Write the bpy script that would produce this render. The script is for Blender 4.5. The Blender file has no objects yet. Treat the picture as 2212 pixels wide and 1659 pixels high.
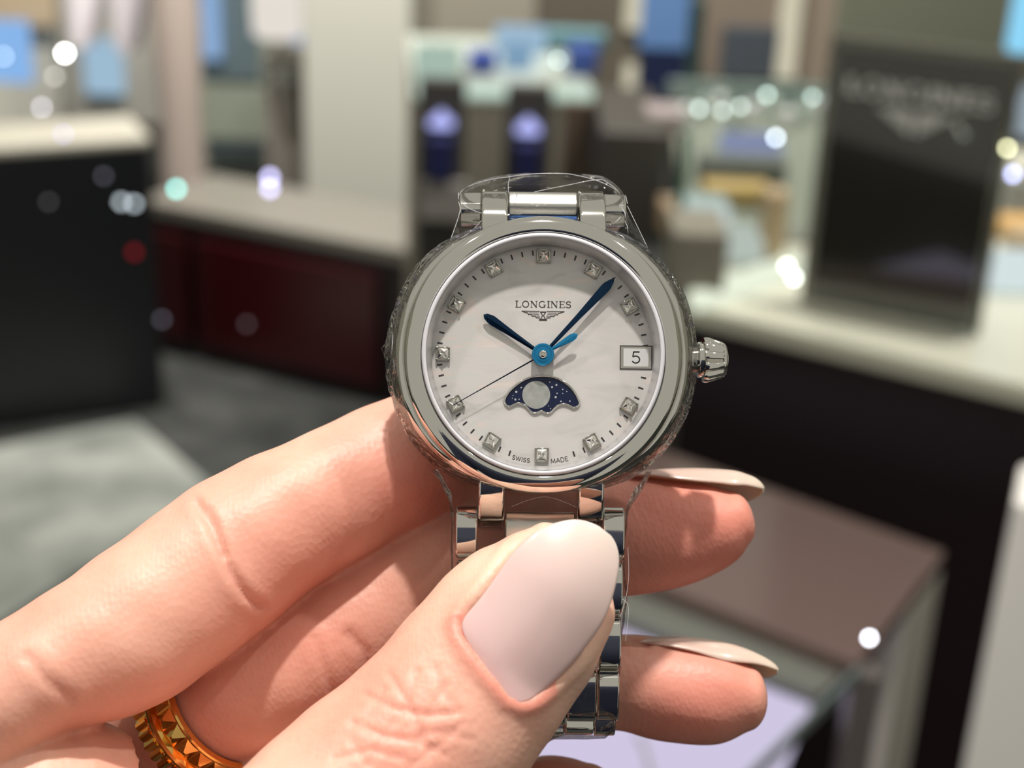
import bpy, bmesh, math, random
import numpy as np
from mathutils import Vector, Matrix

random.seed(7)
rng = np.random.RandomState(7)
C = bpy.context.scene.collection
SC = bpy.context.scene

# ------------------------------------------------------------------ camera
F = 3200.0                       # focal length in pixels of the 2212 px wide frame
CX, CY = 1106.0, 829.5
D0 = 166.4                       # mm from the lens to the dial
PITCH, ROLL = math.radians(22.9), math.radians(2.31)
CAM = Vector((0, 0, 1.45))
fw = Vector((0, math.cos(PITCH), -math.sin(PITCH)))
r0 = Vector((1, 0, 0)); u0 = Vector((0, math.sin(PITCH), math.cos(PITCH)))
RT = r0*math.cos(ROLL) + u0*math.sin(ROLL)
UP = -r0*math.sin(ROLL) + u0*math.cos(ROLL)
MC = Matrix(((RT.x, UP.x, -fw.x, CAM.x), (RT.y, UP.y, -fw.y, CAM.y), (RT.z, UP.z, -fw.z, CAM.z), (0, 0, 0, 1)))
cd = bpy.data.cameras.new('camera'); cam = bpy.data.objects.new('camera', cd); C.objects.link(cam)
cam.matrix_world = MC
cd.sensor_width = 36; cd.lens = F/2212*36
cd.clip_start = 0.005; cd.clip_end = 60
cd.dof.use_dof = True; cd.dof.focus_distance = 0.166; cd.dof.aperture_fstop = cd.lens/2.7
SC.camera = cam

# ------------------------------------------------------------------ world, lights, exposure
w = bpy.data.worlds.new('world'); SC.world = w; w.use_nodes = True
w.node_tree.nodes['Background'].inputs[0].default_value = (0.60, 0.587, 0.51, 1)
w.node_tree.nodes['Background'].inputs[1].default_value = 0.76
SC.view_settings.view_transform = 'Standard'; SC.view_settings.look = 'None'
SC.view_settings.gamma = 1; SC.view_settings.exposure = 0.0; SC.view_settings.use_curve_mapping = False
cy = SC.cycles
cy.max_bounces = 8; cy.diffuse_bounces = 2; cy.glossy_bounces = 5; cy.transmission_bounces = 5
cy.transparent_max_bounces = 12; cy.use_denoising = True
cy.caustics_reflective = False; cy.caustics_refractive = False
cy.use_adaptive_sampling = True; cy.adaptive_threshold = 0.02
cy.sample_clamp_indirect = 4.0

def spot(name, loc, target, power, size=0.03, angle=70, blend=0.4, color=(1, 0.95, 0.88)):
    l = bpy.data.lights.new(name, 'SPOT'); l.energy = power; l.shadow_soft_size = size
    l.spot_size = math.radians(angle); l.spot_blend = blend; l.color = color
    o = bpy.data.objects.new(name, l); C.objects.link(o); o.location = loc
    o.rotation_euler = (Vector(target)-Vector(loc)).to_track_quat('-Z', 'Y').to_euler()
    return o
HW = (0.0, 0.155, 1.39)
spot('ceiling_spot_key', (0.0, 0.20, 2.75), HW, 86, 0.03)
spot('ceiling_spot_left', (-0.70, 0.25, 2.75), HW, 22, 0.03)
spot('ceiling_spot_right', (0.80, 0.3, 2.75), HW, 22, 0.03)
spot('fill_spot_counter', (0.7, 1.6, 2.75), (0.6, 1.5, 0.9), 105, 0.05, 90)  # this and the next four: unseen fill spots added to brighten the shop
spot('fill_spot_middle', (0.2, 3.0, 2.75), (0.1, 3.2, 0.9), 90, 0.05, 100)
spot('fill_spot_rear', (-1.0, 3.3, 2.75), (-1.1, 4.6, 1.0), 210, 0.05, 120)
spot('fill_spot_wall', (0.6, 2.9, 2.75), (0.6, 4.4, 1.1), 110, 0.05, 110)
spot('fill_spot_side', (-0.2, 2.3, 2.75), (-0.5, 3.2, 0.4), 50, 0.05, 80)

# ------------------------------------------------------------------ helpers
def ray(px, py):
    return RT*((px-CX)/F) + UP*(-(py-CY)/F) + fw
def G(px, py, z):
    """where the sight line through a pixel meets the horizontal plane z"""
    d = ray(px, py); t = (z-CAM.z)/d.z; return CAM + d*t
def V(px, py, Y):
    d = ray(px, py); t = (Y-CAM.y)/d.y; return CAM + d*t
def N(px, py, z=0.0):
    """near field: millimetres in the lens frame, z = mm in front of the dial plane"""
    d = D0 - z
    return np.array(((px-CX)/F*d, -(py-CY)/F*d, -d))

def nt(mat):
    mat.use_nodes = True
    return mat.node_tree, mat.node_tree.nodes['Principled BSDF']
MATS = {}
def pm(name, col, rough=0.5, metal=0.0, emit=None, es=1.0, spec=0.5, coat=0.0, noise=None):
    m = bpy.data.materials.new(name); t, b = nt(m)
    b.inputs['Base Color'].default_value = (*col, 1)
    b.inputs['Roughness'].default_value = rough; b.inputs['Metallic'].default_value = metal
    b.inputs['Specular IOR Level'].default_value = spec; b.inputs['Coat Weight'].default_value = coat
    if emit:
        b.inputs['Emission Color'].default_value = (*emit, 1); b.inputs['Emission Strength'].default_value = es
    if noise:                    # (scale, second colour)
        tc = t.nodes.new('ShaderNodeTexCoord'); n = t.nodes.new('ShaderNodeTexNoise')
        n.inputs['Scale'].default_value = noise[0]; n.inputs['Detail'].default_value = 3
        r = t.nodes.new('ShaderNodeValToRGB'); r.color_ramp.elements[0].position = .35; r.color_ramp.elements[1].position = .65
        r.color_ramp.elements[0].color = (*col, 1); r.color_ramp.elements[1].color = (*noise[1], 1)
        t.links.new(tc.outputs['Object'], n.inputs['Vector']); t.links.new(n.outputs['Fac'], r.inputs['Fac'])
        t.links.new(r.outputs['Color'], b.inputs['Base Color'])
    MATS[name] = m
    return m

def mesh_obj(name, verts, faces, mat, parent=None, smooth=None, scale=1.0):
    me = bpy.data.meshes.new(name)
    me.from_pydata([tuple(np.array(v)*scale) for v in verts], [], faces)
    bm = bmesh.new(); bm.from_mesh(me); bmesh.ops.recalc_face_normals(bm, faces=bm.faces); bm.to_mesh(me); bm.free()
    if smooth is not None:
        me.polygons.foreach_set('use_smooth', [True]*len(me.polygons))
        me.set_sharp_from_angle(angle=math.radians(smooth))
    me.materials.append(mat)
    o = bpy.data.objects.new(name, me); C.objects.link(o)
    if parent: o.parent = parent
    return o
def tag(o, label, cat, group=None, kind=None):
    o['label'] = label
    if cat: o['category'] = cat
    if group: o['group'] = group
    if kind: o['kind'] = kind
    return o
def struct(o):
    o['kind'] = 'structure'; return o
def empty(name, loc=None, matrix=None):
    o = bpy.data.objects.new(name, None); C.objects.link(o); o.empty_display_size = 0.01
    if matrix is not None: o.matrix_world = matrix
    elif loc is not None: o.location = loc
    return o

class MB:
    def __init__(s): s.v = []; s.f = []
    def add(s, vs, fs):
        k = len(s.v); s.v += [tuple(map(float, v)) for v in vs]; s.f += [tuple(i+k for i in f) for f in fs]
    def box(s, c, h, M=None):
        vs = [(c[0]+a*h[0], c[1]+b*h[1], c[2]+d*h[2]) for a in (-1, 1) for b in (-1, 1) for d in (-1, 1)]
        if M is not None: vs = [tuple(M @ Vector(v)) for v in vs]
        s.add(vs, [(0, 1, 3, 2), (4, 6, 7, 5), (0, 4, 5, 1), (2, 3, 7, 6), (0, 2, 6, 4), (1, 5, 7, 3)])
    def prism(s, pts, dv):
        """polygon of 3D points extruded by dv"""
        n = len(pts); a = [Vector(p) for p in pts]; b = [p+Vector(dv) for p in a]
        s.add([tuple(p) for p in a+b], [tuple(range(n)), tuple(range(2*n-1, n-1, -1))] + [(i, (i+1) % n, n+(i+1) % n, n+i) for i in range(n)])
    def rings(s, R, cap0=True, cap1=True):
        n = len(R[0]); vs = [v for r in R for v in r]; fs = []
        for i in range(len(R)-1):
            for j in range(n):
                fs.append((i*n+j, i*n+(j+1) % n, (i+1)*n+(j+1) % n, (i+1)*n+j))
        if cap0: fs.append(tuple(range(n-1, -1, -1)))
        if cap1: fs.append(tuple((len(R)-1)*n+j for j in range(n)))
        s.add(vs, fs)
    def lathe(s, prof, n=96, axis='z', fn=None, cap0=False, cap1=False):
        R = []
        for r, z in prof:
            ring = []
            for j in range(n):
                a = 2*math.pi*j/n; rr = r if fn is None else fn(r, z, a)
                p = (rr*math.cos(a), rr*math.sin(a), z)
                if axis == 'x': p = (z, p[0], p[1])
                ring.append(p)
            R.append(ring)
        s.rings(R, cap0, cap1)
    def ball(s, c, r, n=10, sc=(1, 1, 1)):
        R = []
        for i in range(1, n):
            t = math.pi*i/n
            R.append([(c[0]+sc[0]*r*math.sin(t)*math.cos(2*math.pi*j/(2*n)), c[1]+sc[1]*r*math.sin(t)*math.sin(2*math.pi*j/(2*n)), c[2]+sc[2]*r*math.cos(t)) for j in range(2*n)])
        s.rings(R)
    def tube(s, pts, rad, n=10, closed=False):
        P = [Vector(p) for p in pts]; R = []
        for i, p in enumerate(P):
            a = P[i-1] if (i or closed) else P[0]; b = P[(i+1) % len(P)] if (i < len(P)-1 or closed) else P[-1]
            t = (b-a).normalized(); h = Vector((0, 0, 1)) if abs(t.z) < .9 else Vector((1, 0, 0))
            u = t.cross(h).normalized(); v = u.cross(t); rr = rad[i] if isinstance(rad, (list, tuple)) else rad
            R.append([tuple(p+u*rr*math.cos(2*math.pi*j/n)+v*rr*math.sin(2*math.pi*j/n)) for j in range(n)])
        if closed: R.append(R[0])
        s.rings(R, not closed, not closed)
    def build(s, name, mat, parent=None, smooth=None, scale=1.0, bevel=None, seg=2):
        o = mesh_obj(name, s.v, s.f, mat, parent, smooth, scale)
        if bevel:
            m = o.modifiers.new('bevel', 'BEVEL'); m.width = bevel; m.segments = seg; m.limit_method = 'ANGLE'; m.angle_limit = math.radians(35)
        return o

def catmull(P, n=8):
    P = np.array(P, float); out = []
    for i in range(len(P)-1):
        p0 = P[max(i-1, 0)]; p1 = P[i]; p2 = P[i+1]; p3 = P[min(i+2, len(P)-1)]
        for k in range(n):
            t = k/n
            out.append(.5*((2*p1)+(-p0+p2)*t+(2*p0-5*p1+4*p2-p3)*t*t+(-p0+3*p1-3*p2+p3)*t**3))
    out.append(P[-1]); return np.array(out)

# ------------------------------------------------------------------ letters as strokes, unit height
def arc(cx, cy, rx, ry, a0, a1, n=14):
    return [(cx+rx*math.cos(math.radians(a0+(a1-a0)*i/n)), cy+ry*math.sin(math.radians(a0+(a1-a0)*i/n))) for i in range(n+1)]
SER = {  # letter: (advance, [(polyline, width)])
 'L': (.92, [([(.22, 0), (.22, 1)], .15), ([(.05, .96), (.42, .96)], .07), ([(.05, .04), (.80, .04)], .08), ([(.78, 0), (.78, .27)], .07)]),
 'O': (1.12, [(arc(.5, .5, .41, .46, 0, 360, 28), .12)]),
 'N': (1.12, [([(.16, 0), (.16, 1)], .07), ([(.16, .97), (.84, .03)], .15), ([(.84, 0), (.84, 1)], .07), ([(.0, .96), (.3, .96)], .06), ([(.02, .04), (.32, .04)], .06), ([(.68, .96), (1.0, .96)], .06)]),
 'G': (1.10, [(arc(.5, .5, .41, .46, 42, 330, 24), .12), ([(.84, .04), (.84, .40)], .11), ([(.64, .42), (1.0, .42)], .06)]),
 'I': (.52, [([(.24, 0), (.24, 1)], .15), ([(.05, .96), (.43, .96)], .07), ([(.05, .04), (.43, .04)], .07)]),
 'E': (.90, [([(.2, 0), (.2, 1)], .15), ([(.05, .96), (.76, .96)], .07), ([(.2, .52), (.62, .52)], .07), ([(.05, .04), (.8, .04)], .07), ([(.75, .76), (.75, 1)], .06), ([(.79, 0), (.79, .24)], .06), ([(.62, .42), (.62, .62)], .05)]),
 'S': (.80, [(arc(.39, .73, .27, .22, 30, 270, 14)+arc(.39, .27, .29, .24, 90, -150, 14), .12), ([(.66, .70), (.66, .98)], .05), ([(.07, .03), (.07, .30)], .05)]),
}
SANS = {
 'S': (.85, [(arc(.4, .73, .28, .22, 20, 270, 12)+arc(.4, .27, .30, .22, 90, -160, 12), .13)]),
 'W': (1.35, [([(.05, 1), (.35, 0), (.62, .95), (.9, 0), (1.2, 1)], .12)]),
 'I': (.38, [([(.15, 0), (.15, 1)], .13)]),
 'M': (1.2, [([(.1, 0), (.15, 1), (.55, .1), (.95, 1), (1.0, 0)], .12)]),
 'A': (1.05, [([(.03, 0), (.48, 1), (.93, 0)], .12), ([(.2, .33), (.76, .33)], .11)]),
 'D': (1.05, [([(.12, 0), (.12, 1), (.4, 1)]+arc(.42, .5, .42, .5, 90, -90, 12)+[(.12, 0)], .12)]),
 'E': (.85, [([(.7, 0), (.12, 0), (.12, 1), (.7, 1)], .12), ([(.12, .52), (.62, .52)], .11)]),
 '5': (.8, [([(.68, .96), (.2, .96), (.14, .56)]+arc(.38, .33, .32, .29, 125, -150, 16), .11)]),
}
def text_width(txt, font): return sum(font[c][0] for c in txt)
def text_flat(mb, txt, font, place, h):
    """place(x, y) maps flat text coordinates (x centred) to a 3D point"""
    x0 = -text_width(txt, font)/2
    for c in txt:
        adv, st = font[c]
        for pl, wd in st:
            for (a, b), (c2, d2) in zip(pl[:-1], pl[1:]):
                L = math.hypot(c2-a, d2-b)
                if L < 1e-6: continue
                ex, ey = (c2-a)/L*wd*.15, (d2-b)/L*wd*.15; nx, ny = -(d2-b)/L*wd/2, (c2-a)/L*wd/2
                q = [(a-ex+nx, b-ey+ny), (a-ex-nx, b-ey-ny), (c2+ex-nx, d2+ey-ny), (c2+ex+nx, d2+ey+ny)]
                mb.add([place((x0+x)*h, y*h) for x, y in q], [(0, 1, 2, 3)])
        x0 += adv

# ================================================================== THE ROOM
M_carpet = pm('carpet', (.026, .028, .027), .95, noise=(7, (.060, .063, .060)))
M_rug = pm('grey_rug', (.17, .185, .17), .95, noise=(6, (.34, .36, .33)))
M_wallw = pm('off_white_wall', (.74, .73, .64), .7)
M_taupe = pm('taupe_panel', (.23, .21, .165), .6)
M_brown = pm('dark_brown_panel', (.10, .088, .068), .5)
M_cream = pm('cream_top', (.72, .72, .60), .25)
M_black = pm('black_laminate', (.008, .009, .011), .35)
M_maroon = pm('dark_maroon_wood', (.010, .003, .004), .35)
M_red = pm('red_lacquer', (.050, .004, .006), .3)
M_beige = pm('beige_stone', (.22, .205, .18), .25)
M_grey = pm('grey_metal', (.28, .26, .24), .35)
M_sage = pm('sage_wall', (.46, .51, .41), .7)
M_white = pm('white_paint', (.72, .70, .68), .5)
M_lilacw = pm('pale_lilac_fabric', (.88, .82, .88), .7)
M_navy = pm('navy_velvet', (.004, .008, .075), .7)
M_blue = pm('blue_poster', (.10, .19, .42), .5)
M_gold = pm('gold_trim', (.75, .50, .20), .3, .6)
M_wood = pm('light_wood', (.52, .39, .24), .5)
M_dgrey = pm('dark_grey', (.035, .036, .035), .5)

def em(name, col, s):
    m = bpy.data.materials.new(name); m.use_nodes = True; t = m.node_tree; t.nodes.clear()
    e = t.nodes.new('ShaderNodeEmission'); e.inputs[0].default_value = (*col, 1); e.inputs[1].default_value = s
    o = t.nodes.new('ShaderNodeOutputMaterial'); t.links.new(e.outputs[0], o.inputs[0]); return m
def glassy(name, tint, facing=.25, rough=.02, maxr=.6):
    """thin clear sheet: see-through with a sheen that grows at grazing angles"""
    m = bpy.data.materials.new(name); m.use_nodes = True; t = m.node_tree; t.nodes.clear()
    tr = t.nodes.new('ShaderNodeBsdfTransparent'); tr.inputs[0].default_value = (*tint, 1)
    gl = t.nodes.new('ShaderNodeBsdfGlossy'); gl.inputs['Roughness'].default_value = rough
    lw = t.nodes.new('ShaderNodeLayerWeight'); lw.inputs[0].default_value = facing
    mu = t.nodes.new('ShaderNodeMath'); mu.operation = 'MULTIPLY'; mu.inputs[1].default_value = maxr
    mx = t.nodes.new('ShaderNodeMixShader'); o = t.nodes.new('ShaderNodeOutputMaterial')
    t.links.new(lw.outputs['Fresnel'], mu.inputs[0]); t.links.new(mu.outputs[0], mx.inputs[0])
    t.links.new(tr.outputs[0], mx.inputs[1]); t.links.new(gl.outputs[0], mx.inputs[2]); t.links.new(mx.outputs[0], o.inputs[0])
    return m, t, gl, lw, mu
M_glass = glassy('clear_glass', (.93, .97, .95), .3)[0]
M_glasse = pm('green_glass_edge', (.05, .14, .10), .15)
M_acryl = glassy('clear_acrylic', (.80, .80, .78), .5)[0]
E_white = em('lit_white', (.88, 1, .93), 1.05)
E_lilac = em('lit_lilac', (.47, .50, .98), 1.15)
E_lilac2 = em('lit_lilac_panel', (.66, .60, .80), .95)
E_cream = em('lit_cream', (1, .93, .70), .62)
E_blue = em('lit_blue_screen', (.28, .52, .92), .9)
E_pale = em('lit_pale_blue', (.45, .66, .85), .75)

# floor and walls
mb = MB(); mb.box((0, 4, -.05), (6, 6, .05)); struct(mb.build('floor', M_carpet))
mb = MB(); mb.box((0, 6.6, 1.5), (5, .1, 1.5)); struct(mb.build('wall_back', M_taupe))
mb = MB(); mb.box((-4, 4, 1.5), (.1, 4.5, 1.5)); struct(mb.build('wall_left', M_wallw))
mb = MB(); mb.box((4, 4, 1.5), (.1, 4.5, 1.5)); struct(mb.build('wall_right', M_wallw))

def block(pa, pb, zt, zb, depth, back_dir=None):
    """box whose front top edge runs between two sight lines at height zt; returns 4 top corners"""
    a = G(*pa, zt); b = G(*pb, zt); e = (b-a); n = Vector((-e.y, e.x, 0)).normalized()
    if n.y < 0: n = -n
    return [a, b, b+n*depth, a+n*depth]
def upright(pa, pb, z0, hgt, thick):
    """upright slab on the surface z0 whose front bottom edge runs between two sight lines"""
    q = block(pa, pb, z0, 0, thick); return q
def solid(name, q, down, mat, parent=None, bevel=.004):
    mb = MB(); mb.prism(q, (0, 0, -down)); return mb.build(name, mat, parent, bevel=bevel)
def counter(name, pa, pb, zt, depth, topm, bodym, label, cat, topt=.04, inset=.01):
    q = block(pa, pb, zt, 0, depth)
    root = empty(name, loc=(sum((v.x for v in q))/4, sum((v.y for v in q))/4, 0))
    inv = Vector(root.location)
    ql = [v-inv for v in q]
    solid('top', ql, topt, topm, root)
    c = sum(ql, Vector())/4
    qi = [c+(v-c)*(1-inset) for v in ql]; qi = [Vector((v.x, v.y, zt-topt)) for v in qi]
    solid('body', qi, zt-topt-.001, bodym, root)
    tag(root, label, cat)
    return root, q

# left black counter with a pale top
counter('low_counter', (-500, 352), (326, 297), .65, .22, pm('dull_cream', (.50, .48, .41), .3), M_black, 'long black counter with a cream top at the far left', 'counter', .018)
# red cabinet
cab, q = counter('red_cabinet', (300, 430), (915, 549), .40, .30, M_beige, M_maroon, 'low dark red lacquered cabinet with a beige stone top', 'cabinet', .035)
e = (q[1]-q[0]).normalized(); nrm = Vector((e.y, -e.x, 0)); L = (q[1]-q[0]).length
for s0, s1 in ((.03, .18), (.22, .86)):
    a = q[0]+e*L*s0+nrm*.004; b = q[0]+e*L*s1+nrm*.004
    pan = MB(); pan.prism([(a.x, a.y, .05), (b.x, b.y, .05), (b.x, b.y, .33), (a.x, a.y, .33)], nrm*.012)
    o = pan.build('door', M_red, bevel=.003); o.parent = cab; o.matrix_parent_inverse = Matrix.Translation(-cab.location)
# rug
q = [G(-250, 1010, .012), G(292, 905, .012), G(470, 1060, .012), G(-100, 1400, .012)]
o = solid('rug', q, .010, M_rug); tag(o, 'mottled pale grey rug lying on the dark carpet', 'rug')

# pillar and left background
a, b = V(655, 200, 4.3), V(886, 200, 4.3)
mb = MB(); mb.box(((a.x+b.x)/2, 4.5, 1.5), ((b.x-a.x)/2, .2, 1.5)); struct(mb.build('pillar', pm('pillar_paint', (.56, .56, .50), .6), bevel=.01))
a, b = V(420, 100, 5.4), V(660, 100, 5.4)
mb = MB(); mb.box(((a.x+b.x)/2, 5.5, 1.4), ((b.x-a.x)/2, .1, 1.4)); struct(mb.build('wall_partition', M_sage))

def panel(name, x0, y0, x1, y1, Y, mat, th=.03, label=None, cat=None, group=None, parent=None, bev=.004):
    a = V(x0, y0, Y); b = V(x1, y1, Y); a2 = V(x0, y1, Y); b2 = V(x1, y0, Y)
    xa = (a.x+a2.x)/2; xb = (b.x+b2.x)/2; za = (a.z+b2.z)/2; zb = (b.z+a2.z)/2
    mb = MB(); mb.box((0, 0, 0), ((xb-xa)/2, th/2, (za-zb)/2))
    o = mb.build(name, mat, bevel=bev); o.location = ((xa+xb)/2, Y+th/2, (za+zb)/2)
    if label: tag(o, label, cat, group)
    return o
def stand_on(name, x0, y0, x1, y1, z0, mat, th=.03, label=None, cat=None, group=None):
    o = panel(name, x0, y0, x1, y1, G((x0+x1)/2, y1, z0).y, mat, th, label, cat, group)
    o.location.z = z0+max(v.co.z for v in o.data.vertices)+.004
    return o
# left rear shop fittings
tan = pm('tan_panel', (.60, .47, .31), .5)
panel('wall_panel', -200, -40, 125, 300, 5.0, M_wallw, .05, 'pale cream wall board behind the left counter', 'panel')
panel('wall_board', -200, -60, 118, 55, 4.94, tan, .03, 'warm tan board high at the far left', 'panel')
panel('screen', -30, 45, 62, 178, 4.7, E_blue, .03, 'bright blue screen at the far left edge', 'screen')
panel('screen', 180, 85, 262, 205, 4.71, E_pale, .03, 'pale blue screen inside the vitrine behind the left counter', 'screen')
panel('vitrine_wall', 135, -30, 345, 265, 4.75, pm('grey_fitting', (.38, .37, .33), .6), .05, 'grey back board of the vitrine behind the pale blue screen', 'board')
gr = 'lilac white garments hanging at the back left'
for i, (x0, x1, y1) in enumerate(((135, 220, 95), (232, 318, 105), (335, 405, 230))):
    a = V((x0+x1)/2, -60, 4.35); b = V((x0+x1)/2, y1, 4.35); wd = (V(x1, 0, 4.35)-V(x0, 0, 4.35)).length/2
    m2 = MB(); R = []
    for k in range(12):
        t = k/11; z = a.z+(b.z-a.z)*t; ww = wd*(1-.45*t**2)
        R.append([(a.x+(b.x-a.x)*t+ww*(1+.1*math.sin(5*j*2*math.pi/24))*math.cos(2*math.pi*j/24), 4.35+.06*math.sin(2*math.pi*j/24), z) for j in range(24)])
    m2.rings(R); o = m2.build('hanging_garment', M_lilacw, smooth=50)
    tag(o, ['pale garment hanging leftmost above the vitrine', 'pale garment hanging between two others above the vitrine', 'longest pale lilac garment hanging beside the sage wall'][i], 'garment', gr)
# person-like pinkish column under garment
m2 = MB(); a = V(395, 330, 4.2)
m2.rings([[(a.x+r*math.cos(2*math.pi*j/20), 4.2+r*.8*math.sin(2*math.pi*j/20), z) for j in range(20)] for z, r in ((0, .07), (.2, .065), (.5, .06), (.75, .07), (.95, .055))])
o = m2.build('draped_stand', pm('dusty_pink', (.48, .40, .36), .6), smooth=60); tag(o, 'dusty pink draped stand to the left of the sage wall', 'stand')
panel('poster', 430, -40, 560, 172, 5.38, pm('slate_blue', (.19, .26, .29), .5), .015, 'slate blue poster on the sage wall', 'poster')
panel('light_tube', 436, -20, 474, 128, 5.33, em('tube_blue', (.32, .50, .80), .85), .02, 'pale blue light strip along the left of the slate poster', 'light')
panel('skirting_box', 445, 305, 590, 350, 5.3, pm('slate_dark', (.075, .10, .105), .5), .05, 'dark slate bench at the foot of the sage wall', 'bench')
m2 = MB(); a = V(598, 10, 4.6); m2.lathe([(.055, -.10), (.075, -.09), (.08, .0), (.07, .12), (.03, .14)], 32, cap0=True, cap1=True)
o = m2.build('lamp_shade', em('lamp_cream', (1, .93, .85), .78), smooth=40); o.location = a; tag(o, 'cream lampshade glowing beside the pillar top', 'lamp')
m2 = MB(); m2.lathe([(.012, -1.5), (.012, 0)], 12, cap0=True, cap1=True); st = m2.build('pole', M_grey, o, smooth=40); st.location = (0, 0, -.1)
panel('light_tube', 632, 30, 660, 128, 5.37, em('tube_blue2', (.30, .46, .80), .75), .02, 'short blue light strip beside the glowing lampshade', 'light')
panel('shelf_unit', 575, 120, 655, 560, 4.75, pm('greyed_brown', (.36, .32, .28), .6), .2, 'grey brown shelf unit behind the lampshade pole', 'shelf')
panel('shelf_box', 575, 145, 630, 185, 4.69, pm('pale_mint', (.45, .50, .47), .5), .06, 'pale mint box on the grey brown shelf unit', 'box')
# ---- middle: showcase with navy stands
root, q = counter('glass_showcase', (893, 208), (1300, 216), .90, .62, pm('pale_glass_top', (.42, .47, .42), .15), M_taupe, 'glass showcase with a bright lit top and taupe front', 'showcase', .012)
_a, _b = q[0], q[1]; m2 = MB(); m2.prism([_a-Vector(root.location), _b-Vector(root.location), _b-Vector(root.location)+Vector((0, .05, 0)), _a-Vector(root.location)+Vector((0, .05, 0))], (0, 0, .012)); m2.build('lit_edge', em('edge_glow', (.72, .92, .78), .8), root, bevel=.003)
mid = M_taupe
for i, (x, y) in enumerate(((953, 262), (1141, 276))):
    root2 = empty('jewellery_stand', loc=V(x, y, 2.28)); hz = root2.location.z
    s = (V(x+10, y, 2.28)-V(x, y, 2.28)).length/10
    m2 = MB(); m2.box((0, 0, -75*s), (27*s, .03, 45*s)); m2.build('block', M_navy, root2, bevel=.003)
    m2 = MB(); m2.box((0, .03, (.06-hz)/2), (50*s, .02, (.06+hz)/2-.0005)); m2.build('back_board', pm('dark_bay', (.05, .045, .04), .6), root2)
    m2 = MB()
    prof = [(-38, -16), (38, -16), (34, 4), (14, 14), (8, 26), (-8, 26), (-14, 14), (-34, 4)]
    m2.prism([(px*s*.72, -.012, pz*s*.8) for px, pz in prof], (0, .03, 0)); m2.build('lit_bust', E_lilac, root2, bevel=.004, seg=3)
    tag(root2, ['navy stand with a glowing lilac bust nearest the white pillar', 'navy stand with a glowing lilac bust in the middle of the showcase front'][i], 'stand', 'navy stands in the showcase front')
panel('base_plate', 905, 395, 1010, 480, 2.26, M_grey, .02, 'grey metal base plate under the lilac stand by the pillar', 'plate')
panel('showcase_panel', 1215, 222, 1300, 400, 2.27, pm('brown_bay', (.12, .085, .062), .6), .02, 'brown panel at the end of the showcase front', 'panel')
# items on the mid showcase
for i, (x0, y0, x1, y1, m_, lb) in enumerate((
    (1068, 72, 1180, 115, E_pale, 'pale blue lit box on top of the middle showcase'),
    (1085, 112, 1150, 150, em('sky_box', (.30, .50, .72), .7), 'sky blue box below the pale lit box on the showcase'),
    (1010, 125, 1070, 160, pm('royal_blue', (.03, .06, .30), .5), 'royal blue box left of the sky blue box'),
    (1225, 110, 1290, 165, pm('royal_blue2', (.03, .07, .28), .5), 'royal blue box at the right end of the showcase top'),
    (1180, 78, 1310, 112, pm('teal_box', (.10, .21, .24), .5), 'teal box on the right of the showcase top'),
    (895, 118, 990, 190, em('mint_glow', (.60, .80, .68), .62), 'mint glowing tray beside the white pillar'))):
    stand_on('display_box', x0, y0, x1, y1, .901, m_, .08, lb, 'box', 'boxes on the middle showcase')
panel('wall_panel', 885, -60, 1160, 95, 4.4, pm('taupe_light', (.27, .25, .205), .6), .05, 'light taupe wall panel right of the white pillar', 'panel')
panel('wall_panel', 1160, -60, 1500, 300, 4.38, M_brown, .05, 'dark brown wall panel above the middle showcase', 'panel')
# dark cabinet right of middle
panel('dark_cabinet', 1292, 285, 1434, 520, 2.0, pm('cabinet_brown', (.050, .044, .036), .5), .3, 'dark brown cabinet between the middle showcase and glass case', 'cabinet')
panel('cabinet_ledge', 1396, 246, 1478, 292, 2.1, pm('pinkish_stone', (.34, .29, .29), .5), .08, 'pinkish stone ledge above the dark cabinet', 'ledge')
# posters, tubes
po = panel('poster', 1384, -60, 1492, 108, 4.35, pm('poster_blue', (.10, .20, .42), .5), .02, 'tall blue and navy poster at the back', 'poster')
a = V(1384, 108, 4.35); b = V(1492, 245, 4.35)
m2 = MB(); m2.box((0, 0, 0), ((b.x-a.x)/2, .01, (a.z-b.z)/2)); o = m2.build('navy_lower_half', pm('poster_navy', (.004, .010, .045), .5), po)
o.location = Vector(((a.x+b.x)/2, 4.36, (a.z+b.z)/2))-po.location
gr = 'cream light tubes'
panel('light_tube', 1352, -60, 1388, 66, 4.35, E_cream, .02, 'cream light tube above, left of the blue poster', 'light', gr)
panel('light_tube', 1345, 138, 1372, 276, 4.35, E_cream, .02, 'cream light tube below, left of the blue poster', 'light', gr)
t3 = panel('light_tube', 1684, -60, 1728, 172, 4.35, E_cream, .02, 'tallest cream light tube left of the black sign', 'light', gr)
panel('wall_panel', 1500, -60, 1740, 300, 4.38, pm('brown_wall', (.20, .16, .125), .6), .05, 'brown wall panel between poster and tall tube', 'panel')
panel('dark_screen', 1560, 60, 1680, 170, 4.32, pm('slate_screen', (.060, .072, .088), .4), .05, 'slate dark screen behind the tall light tube', 'screen')
panel('wall_panel', 1740, -60, 1830, 300, 4.38, pm('tan_wall2', (.26, .21, .165), .6), .05, 'tan wall panel right of the tall tube', 'panel')
panel('wall_panel', 1800, -80, 2200, 330, 3.3, pm('olive_wall', (.21, .22, .165), .6), .05, 'olive grey wall panel above the black sign', 'panel')
panel('green_glass_post', 1480, 0, 1512, 330, 3.0, pm('teal_post', (.035, .075, .075), .4), .03, 'dark green glass post beside the blue poster', 'post')

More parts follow.
